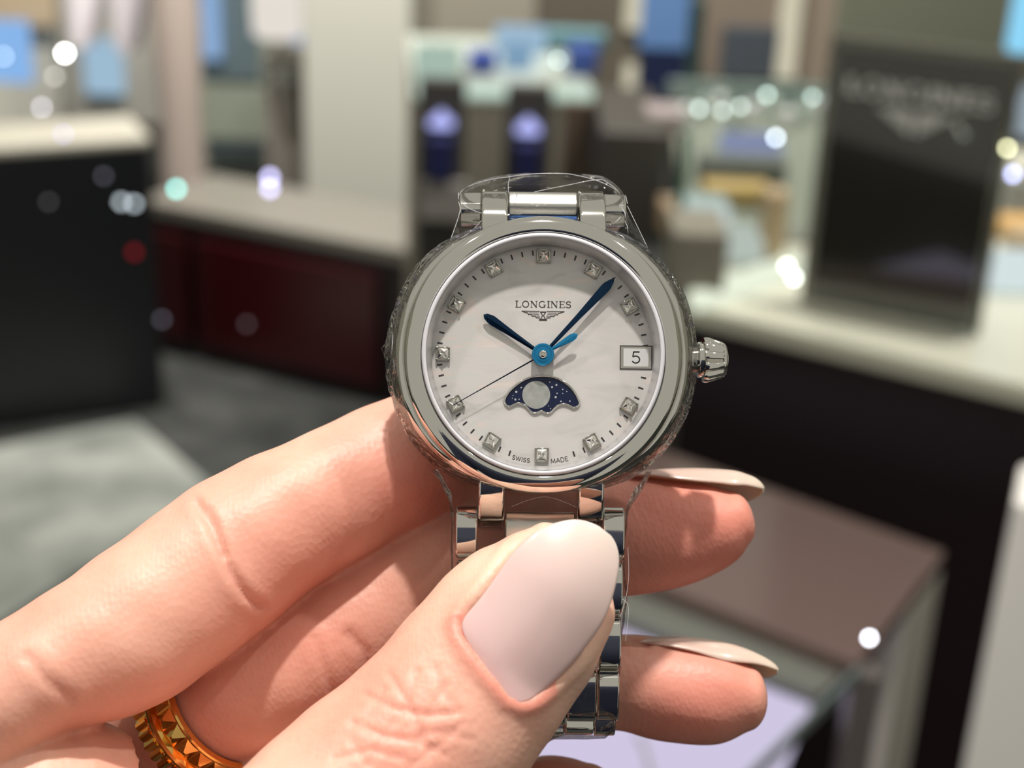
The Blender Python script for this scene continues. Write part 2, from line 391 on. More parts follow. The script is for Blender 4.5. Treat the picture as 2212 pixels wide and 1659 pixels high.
# ---- right glass case (y ~ 1.9 m) standing on the counter line
gc = empty('glass_case', loc=(V(1620, 600, 1.95).x, 1.95, .9))
def gpanel(name, x0, y0, x1, y1, Y, mat, th=.01):
    o = panel(name, x0, y0, x1, y1, Y, mat, th); o.parent = gc; o.location = Vector(o.location)-Vector(gc.location); return o
gpanel('front_glass', 1465, 165, 1800, 496, 1.80, M_glass, .006)
gpanel('glass_edge', 1466, 290, 1484, 496, 1.79, M_glasse, .02)
m2 = MB(); m2.prism([p-Vector(gc.location) for p in (G(1465, 520, .905), G(1810, 520, .905), G(1830, 235, .905), G(1462, 235, .905))], (0, 0, -.004)); m2.build('case_floor', pm('case_grey', (.26, .27, .23), .35), gc)
gpanel('back_board', 1440, 180, 1800, 235, 2.66, pm('case_back', (.20, .25, .24), .5), .01)
tag(gc, 'glass display case with shelves between dark cabinet and black sign', 'display case')
for i in range(9):
    x = 1478+i*37; y = 238-(i % 3)*9
    Yw = 2.42+.05*(i % 3); root2 = empty('watch_stand', loc=(V(x, 240, Yw).x, Yw, .938)); s = .00078
    m2 = MB(); m2.box((0, 0, -20*s), (12*s, .015, 14*s)); m2.build('cushion', pm('cushion_mint', (.42, .48, .44), .6) if i % 2 else M_lilacw, root2, bevel=.003)
    m2 = MB(); m2.tube([(11*s*math.cos(t), -.017, 11*s*math.sin(t)-4*s) for t in np.linspace(0, 2*math.pi, 20)[:-1]], 3.2*s, 8, True); m2.build('watch', pm('steel_far', (.8, .85, .82), .25, 1), root2, smooth=50)
    tag(root2, '%s cushion from the left holding a shiny watch behind the glass case front' % ('first second third fourth fifth sixth seventh eighth ninth'.split()[i]), 'watch stand', 'watch cushions on the glass shelf')
stand_on('lit_tray', 1560, 305, 1690, 348, .906, em('tray_lilac', (.35, .38, .62), .75), .05, 'lilac lit tray below the glass shelf', 'tray')
stand_on('grey_tray', 1510, 355, 1700, 405, .906, pm('tray_grey', (.12, .125, .115), .5), .05, 'grey tray under the lilac lit tray', 'tray')
stand_on('gold_bar', 1520, 412, 1665, 450, .906, pm('ochre', (.55, .36, .13), .5), .05, 'ochre wooden bar laid across the glass case', 'bar')
stand_on('wood_post', 1648, 425, 1700, 560, .906, M_wood, .04, 'light wood post under the end of the ochre bar', 'post')
stand_on('wood_block', 1425, 450, 1460, 510, .906, pm('tan_block', (.42, .29, .17), .5), .05, 'tan wood block at the left end of the glass case', 'block')
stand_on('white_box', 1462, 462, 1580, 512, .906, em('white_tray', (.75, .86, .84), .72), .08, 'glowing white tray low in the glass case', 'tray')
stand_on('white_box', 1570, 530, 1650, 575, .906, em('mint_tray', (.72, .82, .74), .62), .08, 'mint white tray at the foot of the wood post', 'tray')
stand_on('beige_base', 1450, 512, 1570, 640, .912, pm('base_beige', (.27, .25, .20), .5), .1, 'beige base under the glowing white tray', 'base')

# ---- right counter with cream top
P = [G(1480, 712, .9), G(1760, 782, .9), G(2500, 985, .9), G(2500, 560, .9), G(1990, 520, .9), G(1700, 540, .9), G(1505, 630, .9)]
P = [G(1476, 655, .9), G(2212, 830, .9), G(2700, 950, .9), G(2900, 500, .9), G(1870, 235, .9), G(1455, 225, .9)]
cn = empty('sales_counter', loc=(P[1].x, P[1].y+.2, 0)); inv = Vector(cn.location)
m2 = MB(); m2.prism([p-inv for p in P], (0, 0, -.024)); m2.build('top', M_cream, cn, bevel=.004)
cc = sum(P, Vector())/6
m2 = MB(); m2.prism([Vector((cc.x+(p.x-cc.x)*.985-inv.x, cc.y+(p.y-cc.y)*.985-inv.y, .875)) for p in P], (0, 0, -.87)); m2.build('body', M_maroon, cn)
tag(cn, 'sales counter with a bright cream top and very dark maroon front', 'counter')
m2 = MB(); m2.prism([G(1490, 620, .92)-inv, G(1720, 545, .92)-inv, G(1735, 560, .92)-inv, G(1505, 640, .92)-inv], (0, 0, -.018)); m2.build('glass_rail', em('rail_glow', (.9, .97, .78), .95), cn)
# sign on counter
a = G(1752, 645, .905); b = G(2092, 712, .905); e = (b-a); L = e.length; e.normalize(); nr = Vector((e.y, -e.x, 0))
ht = .205
tt = V(1805, 100, a.y); 
MS = Matrix((( e.x, 0, nr.x, a.x), (e.y, 0, nr.y, a.y), (0, 1, 0, a.z), (0, 0, 0, 1)))
H = tt.z-a.z
sg = empty('brand_sign', matrix=MS)
m2 = MB(); m2.box((L/2, H/2, 0), (L/2, H/2, .003)); m2.build('black_card', pm('sign_card', (.058, .057, .047), .10, spec=.8), sg)
m2 = MB(); m2.box((L/2, H/2+.006, -.001), (L/2+.012, H/2+.007, .006)); m2.build('acrylic_block', M_acryl, sg)
m2 = MB()
for (c_, h_) in (((-.006, H/2, 0), (.005, H/2, .005)), ((L+.006, H/2, 0), (.005, H/2, .005)), ((L/2, H+.007, 0), (L/2+.01, .006, .005))):
    m2.box(c_, h_)
m2.build('acrylic_edge', pm('acrylic_edge', (.33, .33, .28), .3), sg, bevel=.001)
m2 = MB(); hh = .0160; tw = text_width('LONGINES', SER)*hh; kx = L*.88/tw
text_flat(m2, 'LONGINES', {k_: (a_, [(p_, w_*1.9) for p_, w_ in l_]) for k_, (a_, l_) in SER.items()}, lambda x, y: (L/2+x*kx, H*.835+y*1.1, .0062), hh)
m2.build('lettering', pm('sign_silver', (.95, .95, .92), .5), sg)
m2 = MB(); 
for s_ in (-1, 1):
    for k in range(5):
        m2.add([(L/2+s_*.002, H*.80-k*.0048, .0062), (L/2+s_*L*(.22-.042*k), H*.80-k*.0048, .0062), (L/2+s_*L*(.22-.042*k), H*.788-k*.0048, .0062), (L/2+s_*.002, H*.788-k*.0048, .0062)], [(0, 1, 2, 3)])
m2.build('winged_emblem', MATS['sign_silver'], sg)
tag(sg, 'black brand sign in clear acrylic with silver lettering on the counter', 'sign')
# right edge things behind the sign
panel('lit_screen', 2196, -60, 2330, 120, 2.0, em('cyan_screen', (.28, .68, .95), 1.0), .03, 'cyan bright screen at the top right corner', 'screen')
panel('case_shelf', 2204, 200, 2330, 300, 2.0, em('shelf_pale', (.50, .60, .68), .6), .05, 'pale grey lit shelf below the cyan screen', 'shelf')
stand_on('grey_box', 2176, 400, 2330, 470, .901, pm('box_grey2', (.25, .26, .25), .5), .06, 'grey box at the right edge beside the sign', 'box')
stand_on('gold_bar', 2150, 490, 2330, 520, .901, pm('ochre2', (.72, .44, .16), .5), .05, 'orange wooden bar at the right edge beside the sign', 'bar')
stand_on('wood_post', 2190, 520, 2330, 600, .901, M_wood, .05, 'light wood block under the orange bar', 'post')
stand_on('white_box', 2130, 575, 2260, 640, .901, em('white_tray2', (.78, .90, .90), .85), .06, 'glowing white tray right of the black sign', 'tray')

# ---- near glass showcase, lower right
q = [G(1250, 905, .80), G(2042, 1190, .80), G(1852, 1432, .80), G(1100, 1135, .80)]
ns = empty('lower_showcase', loc=(q[1].x, q[1].y, 0)); inv = Vector(ns.location)
m2 = MB(); m2.prism([p-inv for p in q], (0, 0, -.02)); m2.build('top_panel', pm('smoked_brown', (.115, .078, .070), .18), ns, bevel=.003)
q2 = [G(1100, 1135, .785), G(1852, 1432, .785), G(1765, 1500, .785), G(1010, 1200, .785)]
m2 = MB(); m2.prism([p-inv for p in q2], (0, 0, -.012)); m2.build('grey_rail', pm('rail_grey', (.115, .118, .105), .3), ns)
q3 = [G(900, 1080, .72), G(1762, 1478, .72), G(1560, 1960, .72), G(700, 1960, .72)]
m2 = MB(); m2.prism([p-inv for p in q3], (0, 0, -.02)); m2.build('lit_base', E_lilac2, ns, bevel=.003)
# corner post and glass
a = G(2010, 1205, .80)
_e = (q[2]-q[1]); m2 = MB(); m2.prism([q[1]-inv+Vector((0, 0, -.02)), q[1]+_e*.42-inv+Vector((0, 0, -.02)), q[1]+_e*.42-inv+Vector((-.02, .01, -.02)), q[1]-inv+Vector((-.03, -.005, -.02))], (0, 0, -.775)); m2.build('corner_post', pm('post_taupe', (.60, .57, .51), .35), ns, bevel=.002)
a = G(1868, 1425, .80)
m2 = MB(); m2.box((a.x-inv.x+.002, a.y-inv.y, .40), (.012, .010, .39)); m2.build('inner_post', pm('post_dark', (.10, .085, .08), .35), ns)
p0 = G(1850, 1440, .8); p1 = G(1560, 1720, .8)
m2 = MB(); m2.prism([p0-inv, p1-inv, p1-inv+Vector((.006, .003, 0)), p0-inv+Vector((.006, .003, 0))], (0, 0, -.012)); m2.build('glass_edge', pm('edge_slate', (.12, .15, .15), .2), ns)
tag(ns, 'glass showcase with smoked top and lilac lit base beside the fingertips', 'showcase')
# lilac glowing second panel seen past the glass edge
# white post far right bottom
a = G(2235, 1250, .0)
q = [G(2150, 1300, .62), G(2420, 1330, .62), G(2420, 1150, .62), G(2195, 1120, .62)]
m2 = MB(); 
m2.prism([G(2190, 1085, .97), G(2420, 1095, .97), G(2420, 1000, .97), G(2205, 1000, .97)], (0, 0, -.96))
o = m2.build('side_cabinet', pm('white_cabinet', (.80, .77, .74), .4), bevel=.004); tag(o, 'white cabinet side at the lower right edge', 'cabinet')
# grey cord hanging under the bracelet
pts = [tuple(G(1378+6*k+4*math.sin(k*.8), 1590+16*k, .745)) for k in range(14)]
m2 = MB(); m2.tube(pts, .0022, 8); o = m2.build('cord', pm('grey_cord', (.16, .16, .16), .6, noise=(900, (.35, .35, .35))), smooth=60); tag(o, 'grey twisted cord lying on the lilac lit base', 'cord')

# added glowing balls standing in for blurred glints in the shop
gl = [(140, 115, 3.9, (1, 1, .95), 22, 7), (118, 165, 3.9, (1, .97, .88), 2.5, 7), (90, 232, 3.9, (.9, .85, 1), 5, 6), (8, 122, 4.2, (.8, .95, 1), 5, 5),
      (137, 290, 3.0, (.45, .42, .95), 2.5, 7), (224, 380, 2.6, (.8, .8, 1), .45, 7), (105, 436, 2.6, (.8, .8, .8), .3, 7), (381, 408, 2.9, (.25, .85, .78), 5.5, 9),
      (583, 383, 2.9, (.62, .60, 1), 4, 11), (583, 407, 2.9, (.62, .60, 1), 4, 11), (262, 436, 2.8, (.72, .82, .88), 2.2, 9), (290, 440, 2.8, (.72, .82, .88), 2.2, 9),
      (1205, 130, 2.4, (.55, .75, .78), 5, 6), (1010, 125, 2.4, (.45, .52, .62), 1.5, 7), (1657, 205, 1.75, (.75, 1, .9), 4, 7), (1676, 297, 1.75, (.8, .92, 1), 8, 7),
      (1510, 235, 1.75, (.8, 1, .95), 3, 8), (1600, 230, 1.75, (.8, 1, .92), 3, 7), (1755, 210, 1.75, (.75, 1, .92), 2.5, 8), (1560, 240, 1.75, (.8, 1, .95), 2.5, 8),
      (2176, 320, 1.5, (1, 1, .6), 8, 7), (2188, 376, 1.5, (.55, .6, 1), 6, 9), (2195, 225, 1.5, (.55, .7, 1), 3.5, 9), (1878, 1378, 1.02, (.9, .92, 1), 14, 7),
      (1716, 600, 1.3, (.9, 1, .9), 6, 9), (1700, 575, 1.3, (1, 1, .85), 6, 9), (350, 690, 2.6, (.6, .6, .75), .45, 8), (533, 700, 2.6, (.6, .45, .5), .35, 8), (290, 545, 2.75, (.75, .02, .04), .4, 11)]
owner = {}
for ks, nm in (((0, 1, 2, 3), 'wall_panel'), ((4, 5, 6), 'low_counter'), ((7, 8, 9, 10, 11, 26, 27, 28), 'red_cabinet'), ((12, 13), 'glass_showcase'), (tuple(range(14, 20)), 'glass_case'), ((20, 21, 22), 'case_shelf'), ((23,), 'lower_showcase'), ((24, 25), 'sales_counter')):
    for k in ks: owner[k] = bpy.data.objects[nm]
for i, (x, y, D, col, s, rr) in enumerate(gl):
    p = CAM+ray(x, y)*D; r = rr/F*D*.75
    m2 = MB(); m2.ball((0, 0, 0), r, 8); o = m2.build('glint_ball', em('glow_%d' % i, col, s*1.6), smooth=80)
    o.parent = owner[i]; o.location = p-Vector(owner[i].location); o['label'] = 'tiny added glowing ball standing in for a glint'

# ================================================================== THE WATCH (millimetres, local z towards the viewer)
S = D0/F                                     # mm per pixel on the dial
wc = N(1172.3, 767.2, 0)
MW = MC @ Matrix.Translation(Vector(wc)*.001) @ Matrix.Rotation(math.radians(-.6), 4, 'Z') @ Matrix.Rotation(math.radians(-4), 4, 'X') @ Matrix.Rotation(math.radians(.8), 4, 'Y')
watch = empty('wristwatch', matrix=MW)
tag(watch, 'polished steel watch with pearl dial held up between thumb and fingers', 'watch')
K = .001
steel = pm('polished_steel', (.72, .70, .66), .045, 1.0)
steelb = pm('satin_steel', (.66, .64, .60), .28, 1.0)
def D(px, py, z=0.0):
    """offset from the dial centre in picture pixels -> local mm"""
    return ((px-1172.3)*S, -(py-767.2)*S, z)

flank = lambda r, z, a: r-(abs(math.sin(a))**6)*max(0, (r-15.0))*.95
m2 = MB(); m2.lathe([(0.01, -6.6), (13.2, -6.6), (14.0, -6.3), (15.6, -5.6), (16.6, -4.8), (17.15, -3.7), (17.35, -2.5), (17.25, -1.4), (16.9, -.35), (16.3, .55), (15.9, .82), (15.72, .92), (15.60, .85), (15.2, .8), (13.0, 1.1), (12.9, -.3), (.01, -.3)], 160, fn=flank)
m2.build('case', steel, watch, 50, K)
m2 = MB(); m2.lathe([(13.55, 1.2), (13.55, 2.15), (13.68, 2.32), (13.95, 2.38), (14.4, 2.30), (14.9, 2.10), (15.25, 1.85), (15.45, 1.6), (15.52, 1.4), (15.46, 1.2), (15.42, .86), (15.2, .8)], 180)
m2.build('bezel', steel, watch, 50, K)
m2 = MB(); m2.lathe([(13.52, 1.6), (13.50, 2.25), (13.3, 2.42), (13.05, 2.40), (12.95, 2.2)], 160)
m2.build('crystal_rim', pm('frosted_edge', (.72, .71, .76), .25), watch, 60, K)
m2 = MB(); m2.lathe([(12.96, 2.3), (12.75, 1.6), (12.45, .9), (12.42, .02)], 160)
m2.build('inner_ring', pm('rehaut', (.70, .69, .70), .38, .7), watch, 40, K)
M_cryst = glassy('sapphire', (1, 1, 1), .12, .0, .25)[0]
m2 = MB(); m2.lathe([(.01, 2.55), (4, 2.53), (8, 2.47), (11, 2.41), (13.1, 2.36)], 96); m2.build('crystal', M_cryst, watch, 60, K)

# mother of pearl
mp = bpy.data.materials.new('mother_of_pearl'); t, b = nt(mp)
tc = t.nodes.new('ShaderNodeTexCoord'); mpn = t.nodes.new('ShaderNodeMapping'); mpn.inputs['Scale'].default_value = (100, 260, 1); mpn.inputs['Rotation'].default_value = (0, 0, .35)
n1 = t.nodes.new('ShaderNodeTexNoise'); n1.inputs['Scale'].default_value = 1.0; n1.inputs['Detail'].default_value = 5; n1.inputs['Distortion'].default_value = 1.2
cr = t.nodes.new('ShaderNodeValToRGB'); el = cr.color_ramp.elements; el[0].position = .28; el[0].color = (.62, .61, .60, 1); el[1].position = .72; el[1].color = (.88, .84, .82, 1)
for p_, c_ in ((.42, (.75, .72, .71)), (.5, (.79, .75, .75)), (.56, (.76, .75, .73)), (.62, (.84, .74, .71))):
    e_ = el.new(p_); e_.color = (*c_, 1)
t.links.new(tc.outputs['Object'], mpn.inputs['Vector']); t.links.new(mpn.outputs[0], n1.inputs['Vector']); t.links.new(n1.outputs['Fac'], cr.inputs[0]); t.links.new(cr.outputs[0], b.inputs['Base Color'])
b.inputs['Roughness'].default_value = .32; b.inputs['Specular IOR Level'].default_value = .35
b.inputs['Coat Weight'].default_value = .15
m2 = MB(); m2.lathe([(.01, .0), (12.5, .0), (12.5, -.2)], 128); m2.build('dial', mp, watch, 30, K)

ink = pm('dark_print', (.045, .035, .04), .5)
m2 = MB()
for k in range(60):
    if k % 5 == 0 or k in (28, 29, 31, 32): continue
    if k in (14, 16): pass
    a = math.radians(90-6*k); u = (math.cos(a), math.sin(a)); n_ = (-u[1], u[0]); r1, r2, h = 217.5*S, 229*S, 1.75*S
    m2.add([(u[0]*r1+n_[0]*h, u[1]*r1+n_[1]*h, .02), (u[0]*r2+n_[0]*h, u[1]*r2+n_[1]*h, .02), (u[0]*r2-n_[0]*h, u[1]*r2-n_[1]*h, .02), (u[0]*r1-n_[0]*h, u[1]*r1-n_[1]*h, .02)], [(0, 1, 2, 3)])
m2.build('minute_track', ink, watch, None, K)
m2 = MB(); th = 14.5*S; kx = 122*S/(text_width('LONGINES', SER)*th)
text_flat(m2, 'LONGINES', SER, lambda x, y: (x*kx+.3*S, (767.2-664)*S+y, .025), th)
m2.build('brand_lettering', ink, watch, None, K)
def arc_text(txt, cxp, rad):
    mm = MB(); hh = 9.5*S; R_ = rad*S
    a0 = cxp*S/R_
    text_flat(mm, txt, SANS, lambda x, y: ((R_-y)*math.sin(a0+x*1.0/R_), -(R_-y)*math.cos(a0+x*1.0/R_), .025), hh)
    return mm
arc_text('SWISS', -45.5, 234).build('swiss_lettering', ink, watch, None, K)
arc_text('MADE', 39.5, 234).build('made_lettering', ink, watch, None, K)
# winged hourglass emblem
m2 = MB()
def stroke(pts, wd):
    for (a, b_), (c_, d_) in zip(pts[:-1], pts[1:]):
        L_ = math.hypot(c_-a, d_-b_); nx, ny = -(d_-b_)/L_*wd/2, (c_-a)/L_*wd/2; ex, ey = (c_-a)/L_*wd*.3, (d_-b_)/L_*wd*.3
        m2.add([D(a-ex+nx, b_-ey+ny, .03), D(a-ex-nx, b_-ey-ny, .03), D(c_+ex-nx, d_+ey-ny, .03), D(c_+ex+nx, d_+ey+ny, .03)], [(0, 1, 2, 3)])
for s_ in (-1, 1):
    cx_ = 1172.3
    X = lambda v: cx_+s_*v
    stroke([(X(46), 672), (X(8), 672)], 1.5); stroke([(X(46), 672), (X(36), 675.5), (X(33), 675.5), (X(32), 679), (X(25), 679), (X(24), 682.5), (X(16), 682.5), (X(15), 686), (X(8), 686), (X(8), 691.5), (X(0), 691.5)], 1.5)
    stroke([(X(30), 675.5), (X(10), 675.5)], 1.0); stroke([(X(23), 679), (X(9), 679)], 1.0); stroke([(X(14), 682.5), (X(7), 682.5)], 1.0)
    stroke([(X(6), 673), (X(1), 681), (X(6), 690)], 1.6); stroke([(X(0), 673.5), (X(6), 673.5)], 2.2); stroke([(X(0), 689.5), (X(6), 689.5)], 2.4)
m2.build('winged_emblem', ink, watch, None, K)

# hour markers
gem = pm('diamond', (.86, .84, .80), .03, .92)
set_ = pm('marker_setting', (.42, .41, .37), .10, 1.0)
def marker(first=[None]):
    h = .80
    q_ = MB(); q_.box((0, 0, .12), (h, h, .12))
    for sx in (-1, 1):
        for sy in (-1, 1): q_.ball((sx*.66, sy*.66, .28), .16, 6)
    a_ = q_.build('hour_marker', set_, watch, 30, K, bevel=.00006)
    g = MB(); n8 = 8; R = []
    def sq(s_, z, tw=0):
        return [(s_*sx, s_*sy, z) for sx, sy in ((-1, -1), (0, -1), (1, -1), (1, 0), (1, 1), (0, 1), (-1, 1), (-1, 0))]
    r0_ = sq(.64, .20); r1_ = [(x*(1 if abs(x) == abs(y) else .66), y*(1 if abs(x) == abs(y) else .66), .38+(0 if abs(x) == abs(y) else .26)) for x, y, z in sq(.56, .4)]
    r2_ = [(x*math.cos(.78)*.9-y*math.sin(.78)*.9, x*math.sin(.78)*.9+y*math.cos(.78)*.9, .62+(.14 if abs(x) == abs(y) else -.1)) for x, y, z in sq(.26, .55)]
    g.rings([r0_, r1_, r2_, [(x*.3, y*.3, .52) for x, y, z in sq(.26, 0)]], True, True)
    b_ = g.build('diamond', gem, a_, None, K)
    return a_, b_
A0, B0 = marker()
for k in range(12):
    if k == 3: continue
    ang = math.radians(-30*k)
    if k == 0: a_, b_ = A0, B0
    else:
        a_ = A0.copy(); b_ = B0.copy(); a_.parent = watch; b_.parent = a_; C.objects.link(a_); C.objects.link(b_)
    R_ = 215.5*S*K
    a_.location = (-R_*math.sin(ang), R_*math.cos(ang), 0); a_.rotation_euler = (0, 0, ang)

# date window
m2 = MB(); m2.box((*D(1374, 770)[:2], .015), (35*S, 26*S, .03)); dw = m2.build('date_window', pm('date_frame', (.50, .48, .45), .25, .6), watch, None, K)
m2 = MB(); 
for (x0, y0, x1, y1) in ((1339, 744, 1409, 746), (1339, 794, 1409, 796), (1339, 744, 1341, 796), (1407, 744, 1409, 796)):
    m2.box((*D((x0+x1)/2, (y0+y1)/2)[:2], .05), ((x1-x0)/2*S, (y1-y0)/2*S, .01))
m2.build('date_border', ink, dw, None, K)
m2 = MB(); m2.box((*D(1374, 770)[:2], .045), (27*S, 19.5*S, .006)); m2.build('date_disc', pm('date_white', (.82, .82, .83), .4), dw, None, K)
m2 = MB(); text_flat(m2, '5', SANS, lambda x, y: (D(1374, 0)[0]+x, D(0, 783)[1]+y, .056), 26*S); m2.build('date_numeral', pm('black_ink', (.01, .01, .01), .5), dw, None, K)

# moon phase
raw = [(210, 600), (232, 655), (280, 688), (340, 665), (400, 638), (455, 640), (520, 668), (575, 725), (625, 770), (685, 778), (740, 755), (770, 748), (800, 762), (860, 780), (915, 755), (970, 695), (1040, 650), (1110, 638), (1180, 662), (1240, 692), (1300, 675), (1330, 625), (1312, 560), (1250, 450), (1150, 345), (1010, 260), (860, 224), (700, 224), (560, 255), (420, 335), (300, 440), (232, 535)]
fr = [(1060+x/6.9125, 780+y/6.9125) for x, y in raw]
m2 = MB(); n_ = len(fr); cen = D(1171, 848, .02)
m2.add([D(x, y, .02) for x, y in fr]+[cen], [(i, (i+1) % n_, n_) for i in range(n_)])
mo = m2.build('moon_phase', pm('night_blue', (.006, .012, .055), .35), watch, None, K)
cl = catmull([(*p,) for p in fr+[fr[0]]], 3)[:-1]
m2 = MB(); m2.tube([D(x, y, .09) for x, y in cl], .115, 10, True); m2.build('moon_frame', steel, mo, 70, K)
m2 = MB(); c_ = D(1060+685/6.9125, 780+507/6.9125); rr = 30*S
m2.add([(c_[0]+rr*math.cos(t_), c_[1]+rr*math.sin(t_), .035) for t_ in np.linspace(0, 2*math.pi, 49)[:-1]], [tuple(range(48))]); m2.build('moon_disc', pm('moon_silver', (.55, .56, .54), .4, .3, noise=(900, (.42, .43, .42))), mo, None, K)
m2 = MB()
for x, y, r_ in ((387, 466, 22), (460, 400, 16), (985, 355, 20), (920, 388, 20), (885, 315, 13), (975, 537, 22), (995, 480, 13), (1080, 420, 13), (1140, 450, 10), (1055, 600, 16), (1187, 595, 14), (375, 580, 20), (330, 560, 10), (430, 575, 12), (1080, 480, 10), (900, 710, 10), (870, 670, 9), (340, 520, 8)):
    c_ = D(1060+x/6.9125, 780+y/6.9125); r_ = r_/6.9125*S*.8
    m2.add([(c_[0]+r_*math.cos(t_), c_[1]+r_*math.sin(t_), .033) for t_ in np.linspace(0, 2*math.pi, 9)[:-1]], [tuple(range(8))])
m2.build('stars', pm('star_silver', (.55, .56, .6), .4), mo, None, K)

# hands
blued = pm('blued_steel', (.010, .035, .085), .16, .85)
blueb = pm('key_lit_blue', (.03, .30, .62), .22, .8)  # hub blue brightened to carry the key light's reflection; tail shares it
def hand(name, tip, prof, z, mat, ridge=.06):
    """prof: (fraction of length, half width px); the ridge runs along the middle"""
    dx, dy = (tip[0]-1172.3)*S, -(tip[1]-767.2)*S; L_ = math.hypot(dx, dy); u = (dx/L_, dy/L_); n_ = (-u[1], u[0])
    mm = MB(); top = []; vs = []; fs = []
    for f, hw in prof:
        x, y = u[0]*L_*f, u[1]*L_*f; h = hw*S
        vs += [(x+n_[0]*h, y+n_[1]*h, z), (x, y, z+ridge*min(1, hw/3)), (x-n_[0]*h, y-n_[1]*h, z), (x, y, z-.03)]
    for i in range(len(prof)-1):
        a = 4*i; b_ = 4*i+4
        for j in range(4): fs.append((a+j, a+(j+1) % 4, b_+(j+1) % 4, b_+j))
    fs += [(0, 1, 2, 3), tuple(len(vs)-4+j for j in range(4))]
    mm.add(vs, fs); return mm.build(name, mat, watch, None, K)
hand('hour_hand', (1044, 682), [(-.02, 4), (.15, 4.2), (.5, 6.8), (.86, 10.5), (.90, 9.5), (.965, 6.5), (1.0, 1)], .50, blued, .10)
hand('minute_hand', (1328, 597), [(-.02, 4), (.12, 3.8), (.5, 6.2), (.85, 10.2), (.89, 9.4), (.955, 4.5), (.97, 1.2), (1, .6)], .78, blued, .10)
sh = hand('second_hand', (980, 879), [(-.02, 2.2), (.1, 1.6), (.6, 1.2), (1, .8)], 1.05, pm('dark_blue_steel', (.01, .012, .035), .2, .7), .03)
tl = hand('tail', (1246, 723), [(.0, 3), (.3, 3.6), (.7, 7.0), (.84, 8.0), (.93, 6.5), (1, 1)], 1.03, blueb, .05); tl.parent = sh
m2 = MB(); m2.lathe([(24*S, .3), (24*S, 1.05), (22.5*S, 1.12), (19*S, 1.12), (18.5*S, 1.07), (16*S, 1.07), (15.5*S, 1.16), (11*S, 1.16), (10.5*S, 1.24), (8*S, 1.26)], 64)
hb = m2.build('hub', blueb, watch, 30, K)
m2 = MB(); m2.lathe([(9*S, 1.1), (9*S, 1.35), (7*S, 1.48), (4*S, 1.52), (3*S, 1.45), (.01, 1.45)], 40); m2.build('hub_cap', steel, hb, 40, K)

# crown
def crownr(r, z, a):
    if 18.4 < z < 20.55: return r*(1-.17*(.5+.5*math.cos(11*a))**3)
    return r
m2 = MB(); m2.lathe([(1.45, 16.9), (1.5, 17.6), (1.95, 17.75), (2.05, 17.9), (2.05, 18.15), (1.8, 18.2), (1.8, 18.3), (2.55, 18.35), (2.62, 18.6), (2.6, 18.9), (2.35, 19.7), (2.1, 20.5), (1.98, 20.6), (1.95, 20.75), (1.75, 20.95), (1.2, 21.1), (.01, 21.15)], 120, 'x', crownr)
cw = m2.build('crown', steel, watch, 35, K); cw.location = (0, -.0001, -.0024)

# lugs and bracelet -------------------------------------------------
def bar(mbx, x0, x1, prof):
    """closed profile in (y,z) extruded along x"""
    mbx.prism([(x0, y, z) for y, z in prof], (x1-x0, 0, 0))
for sgn in (1, -1):
    for sx in (-1, 1):
        x0, x1 = (4.1, 7.05)
        prof = [(12.8, .2), (14.6, .15), (16.2, -.35), (17.8, -1.5), (19.0, -3.0), (19.7, -4.6), (19.6, -6.0), (18.6, -6.3), (17.2, -5.6), (14, -5.0), (12.8, -4.5)]
        if sgn < 0: prof = [(-y*1.005, z) for y, z in prof]
        mm = MB(); bar(mm, sx*x0, sx*x1, prof); mm.build('lug', steel, watch, 30, K, bevel=.00028, seg=3)
def link(name, xc, hw, yc, zc, ang, ly, lz, mat, dome=.5):
    """rounded link: length ly along the bracelet, thickness lz"""
    n_ = 12; pr = []
    for i in range(n_+1):
        t_ = -1+2*i/n_; pr.append((t_*ly/2, lz/2*(1-dome*t_**4)-abs(t_)**8*.25))
    pr += [(ly/2, -lz/2), (-ly/2, -lz/2)]
    ca, sa = math.cos(ang), math.sin(ang)
    prof = [(yc+y*ca-z*sa, zc+y*sa+z*ca) for y, z in pr]
    mm = MB(); bar(mm, xc-hw, xc+hw, prof); return mm.build(name, mat, watch, 40, K, bevel=.00018, seg=2)
def row(path_y, kind, k):
    pass
# path of the bracelet: (arc position) -> y, z, angle. Lower side
def lower(s_):
    # s mm from y=-16.5 downwards
    if s_ < 20.0: return -17.0-s_, -3.6-s_*.035, math.radians(2)
    d = s_-20.0; R_ = 5.2; a = min(d/R_, 2.4)
    return -37.0-R_*math.sin(a), -4.4-R_*(1-math.cos(a)), a
def upper(s_):
    if s_ < 1: return 17.65, -4.5, -.63
    return 18.1-.05*s_, -3.8-s_*.95, -1.5
pitch = 6.15
for k in range(6):
    tp = 1-.018*k
    if k == 0: s0 = 4.0
    y_, z_, a_ = lower(3.6+pitch*k); link('centre_link', 0, (4.0 if k == 0 else 3.35)*tp, y_, z_-.1, a_, pitch-.25, 2.6, steelb if k == 0 else steel, .35)
    y_, z_, a_ = lower(3.0+pitch*k)
    for sx in (-1, 1): link('outer_link', sx*(8.35*tp), 1.22, y_, z_, a_, pitch-.25, 2.7, steel, .75)
    if k > 0:
        y_, z_, a_ = lower(6.0-pitch*.5+pitch*k)
        for sx in (-1, 1): link('side_link', sx*(5.2*tp), 1.65, y_, z_-.2, a_, pitch-.25, 2.6, steel, .35)
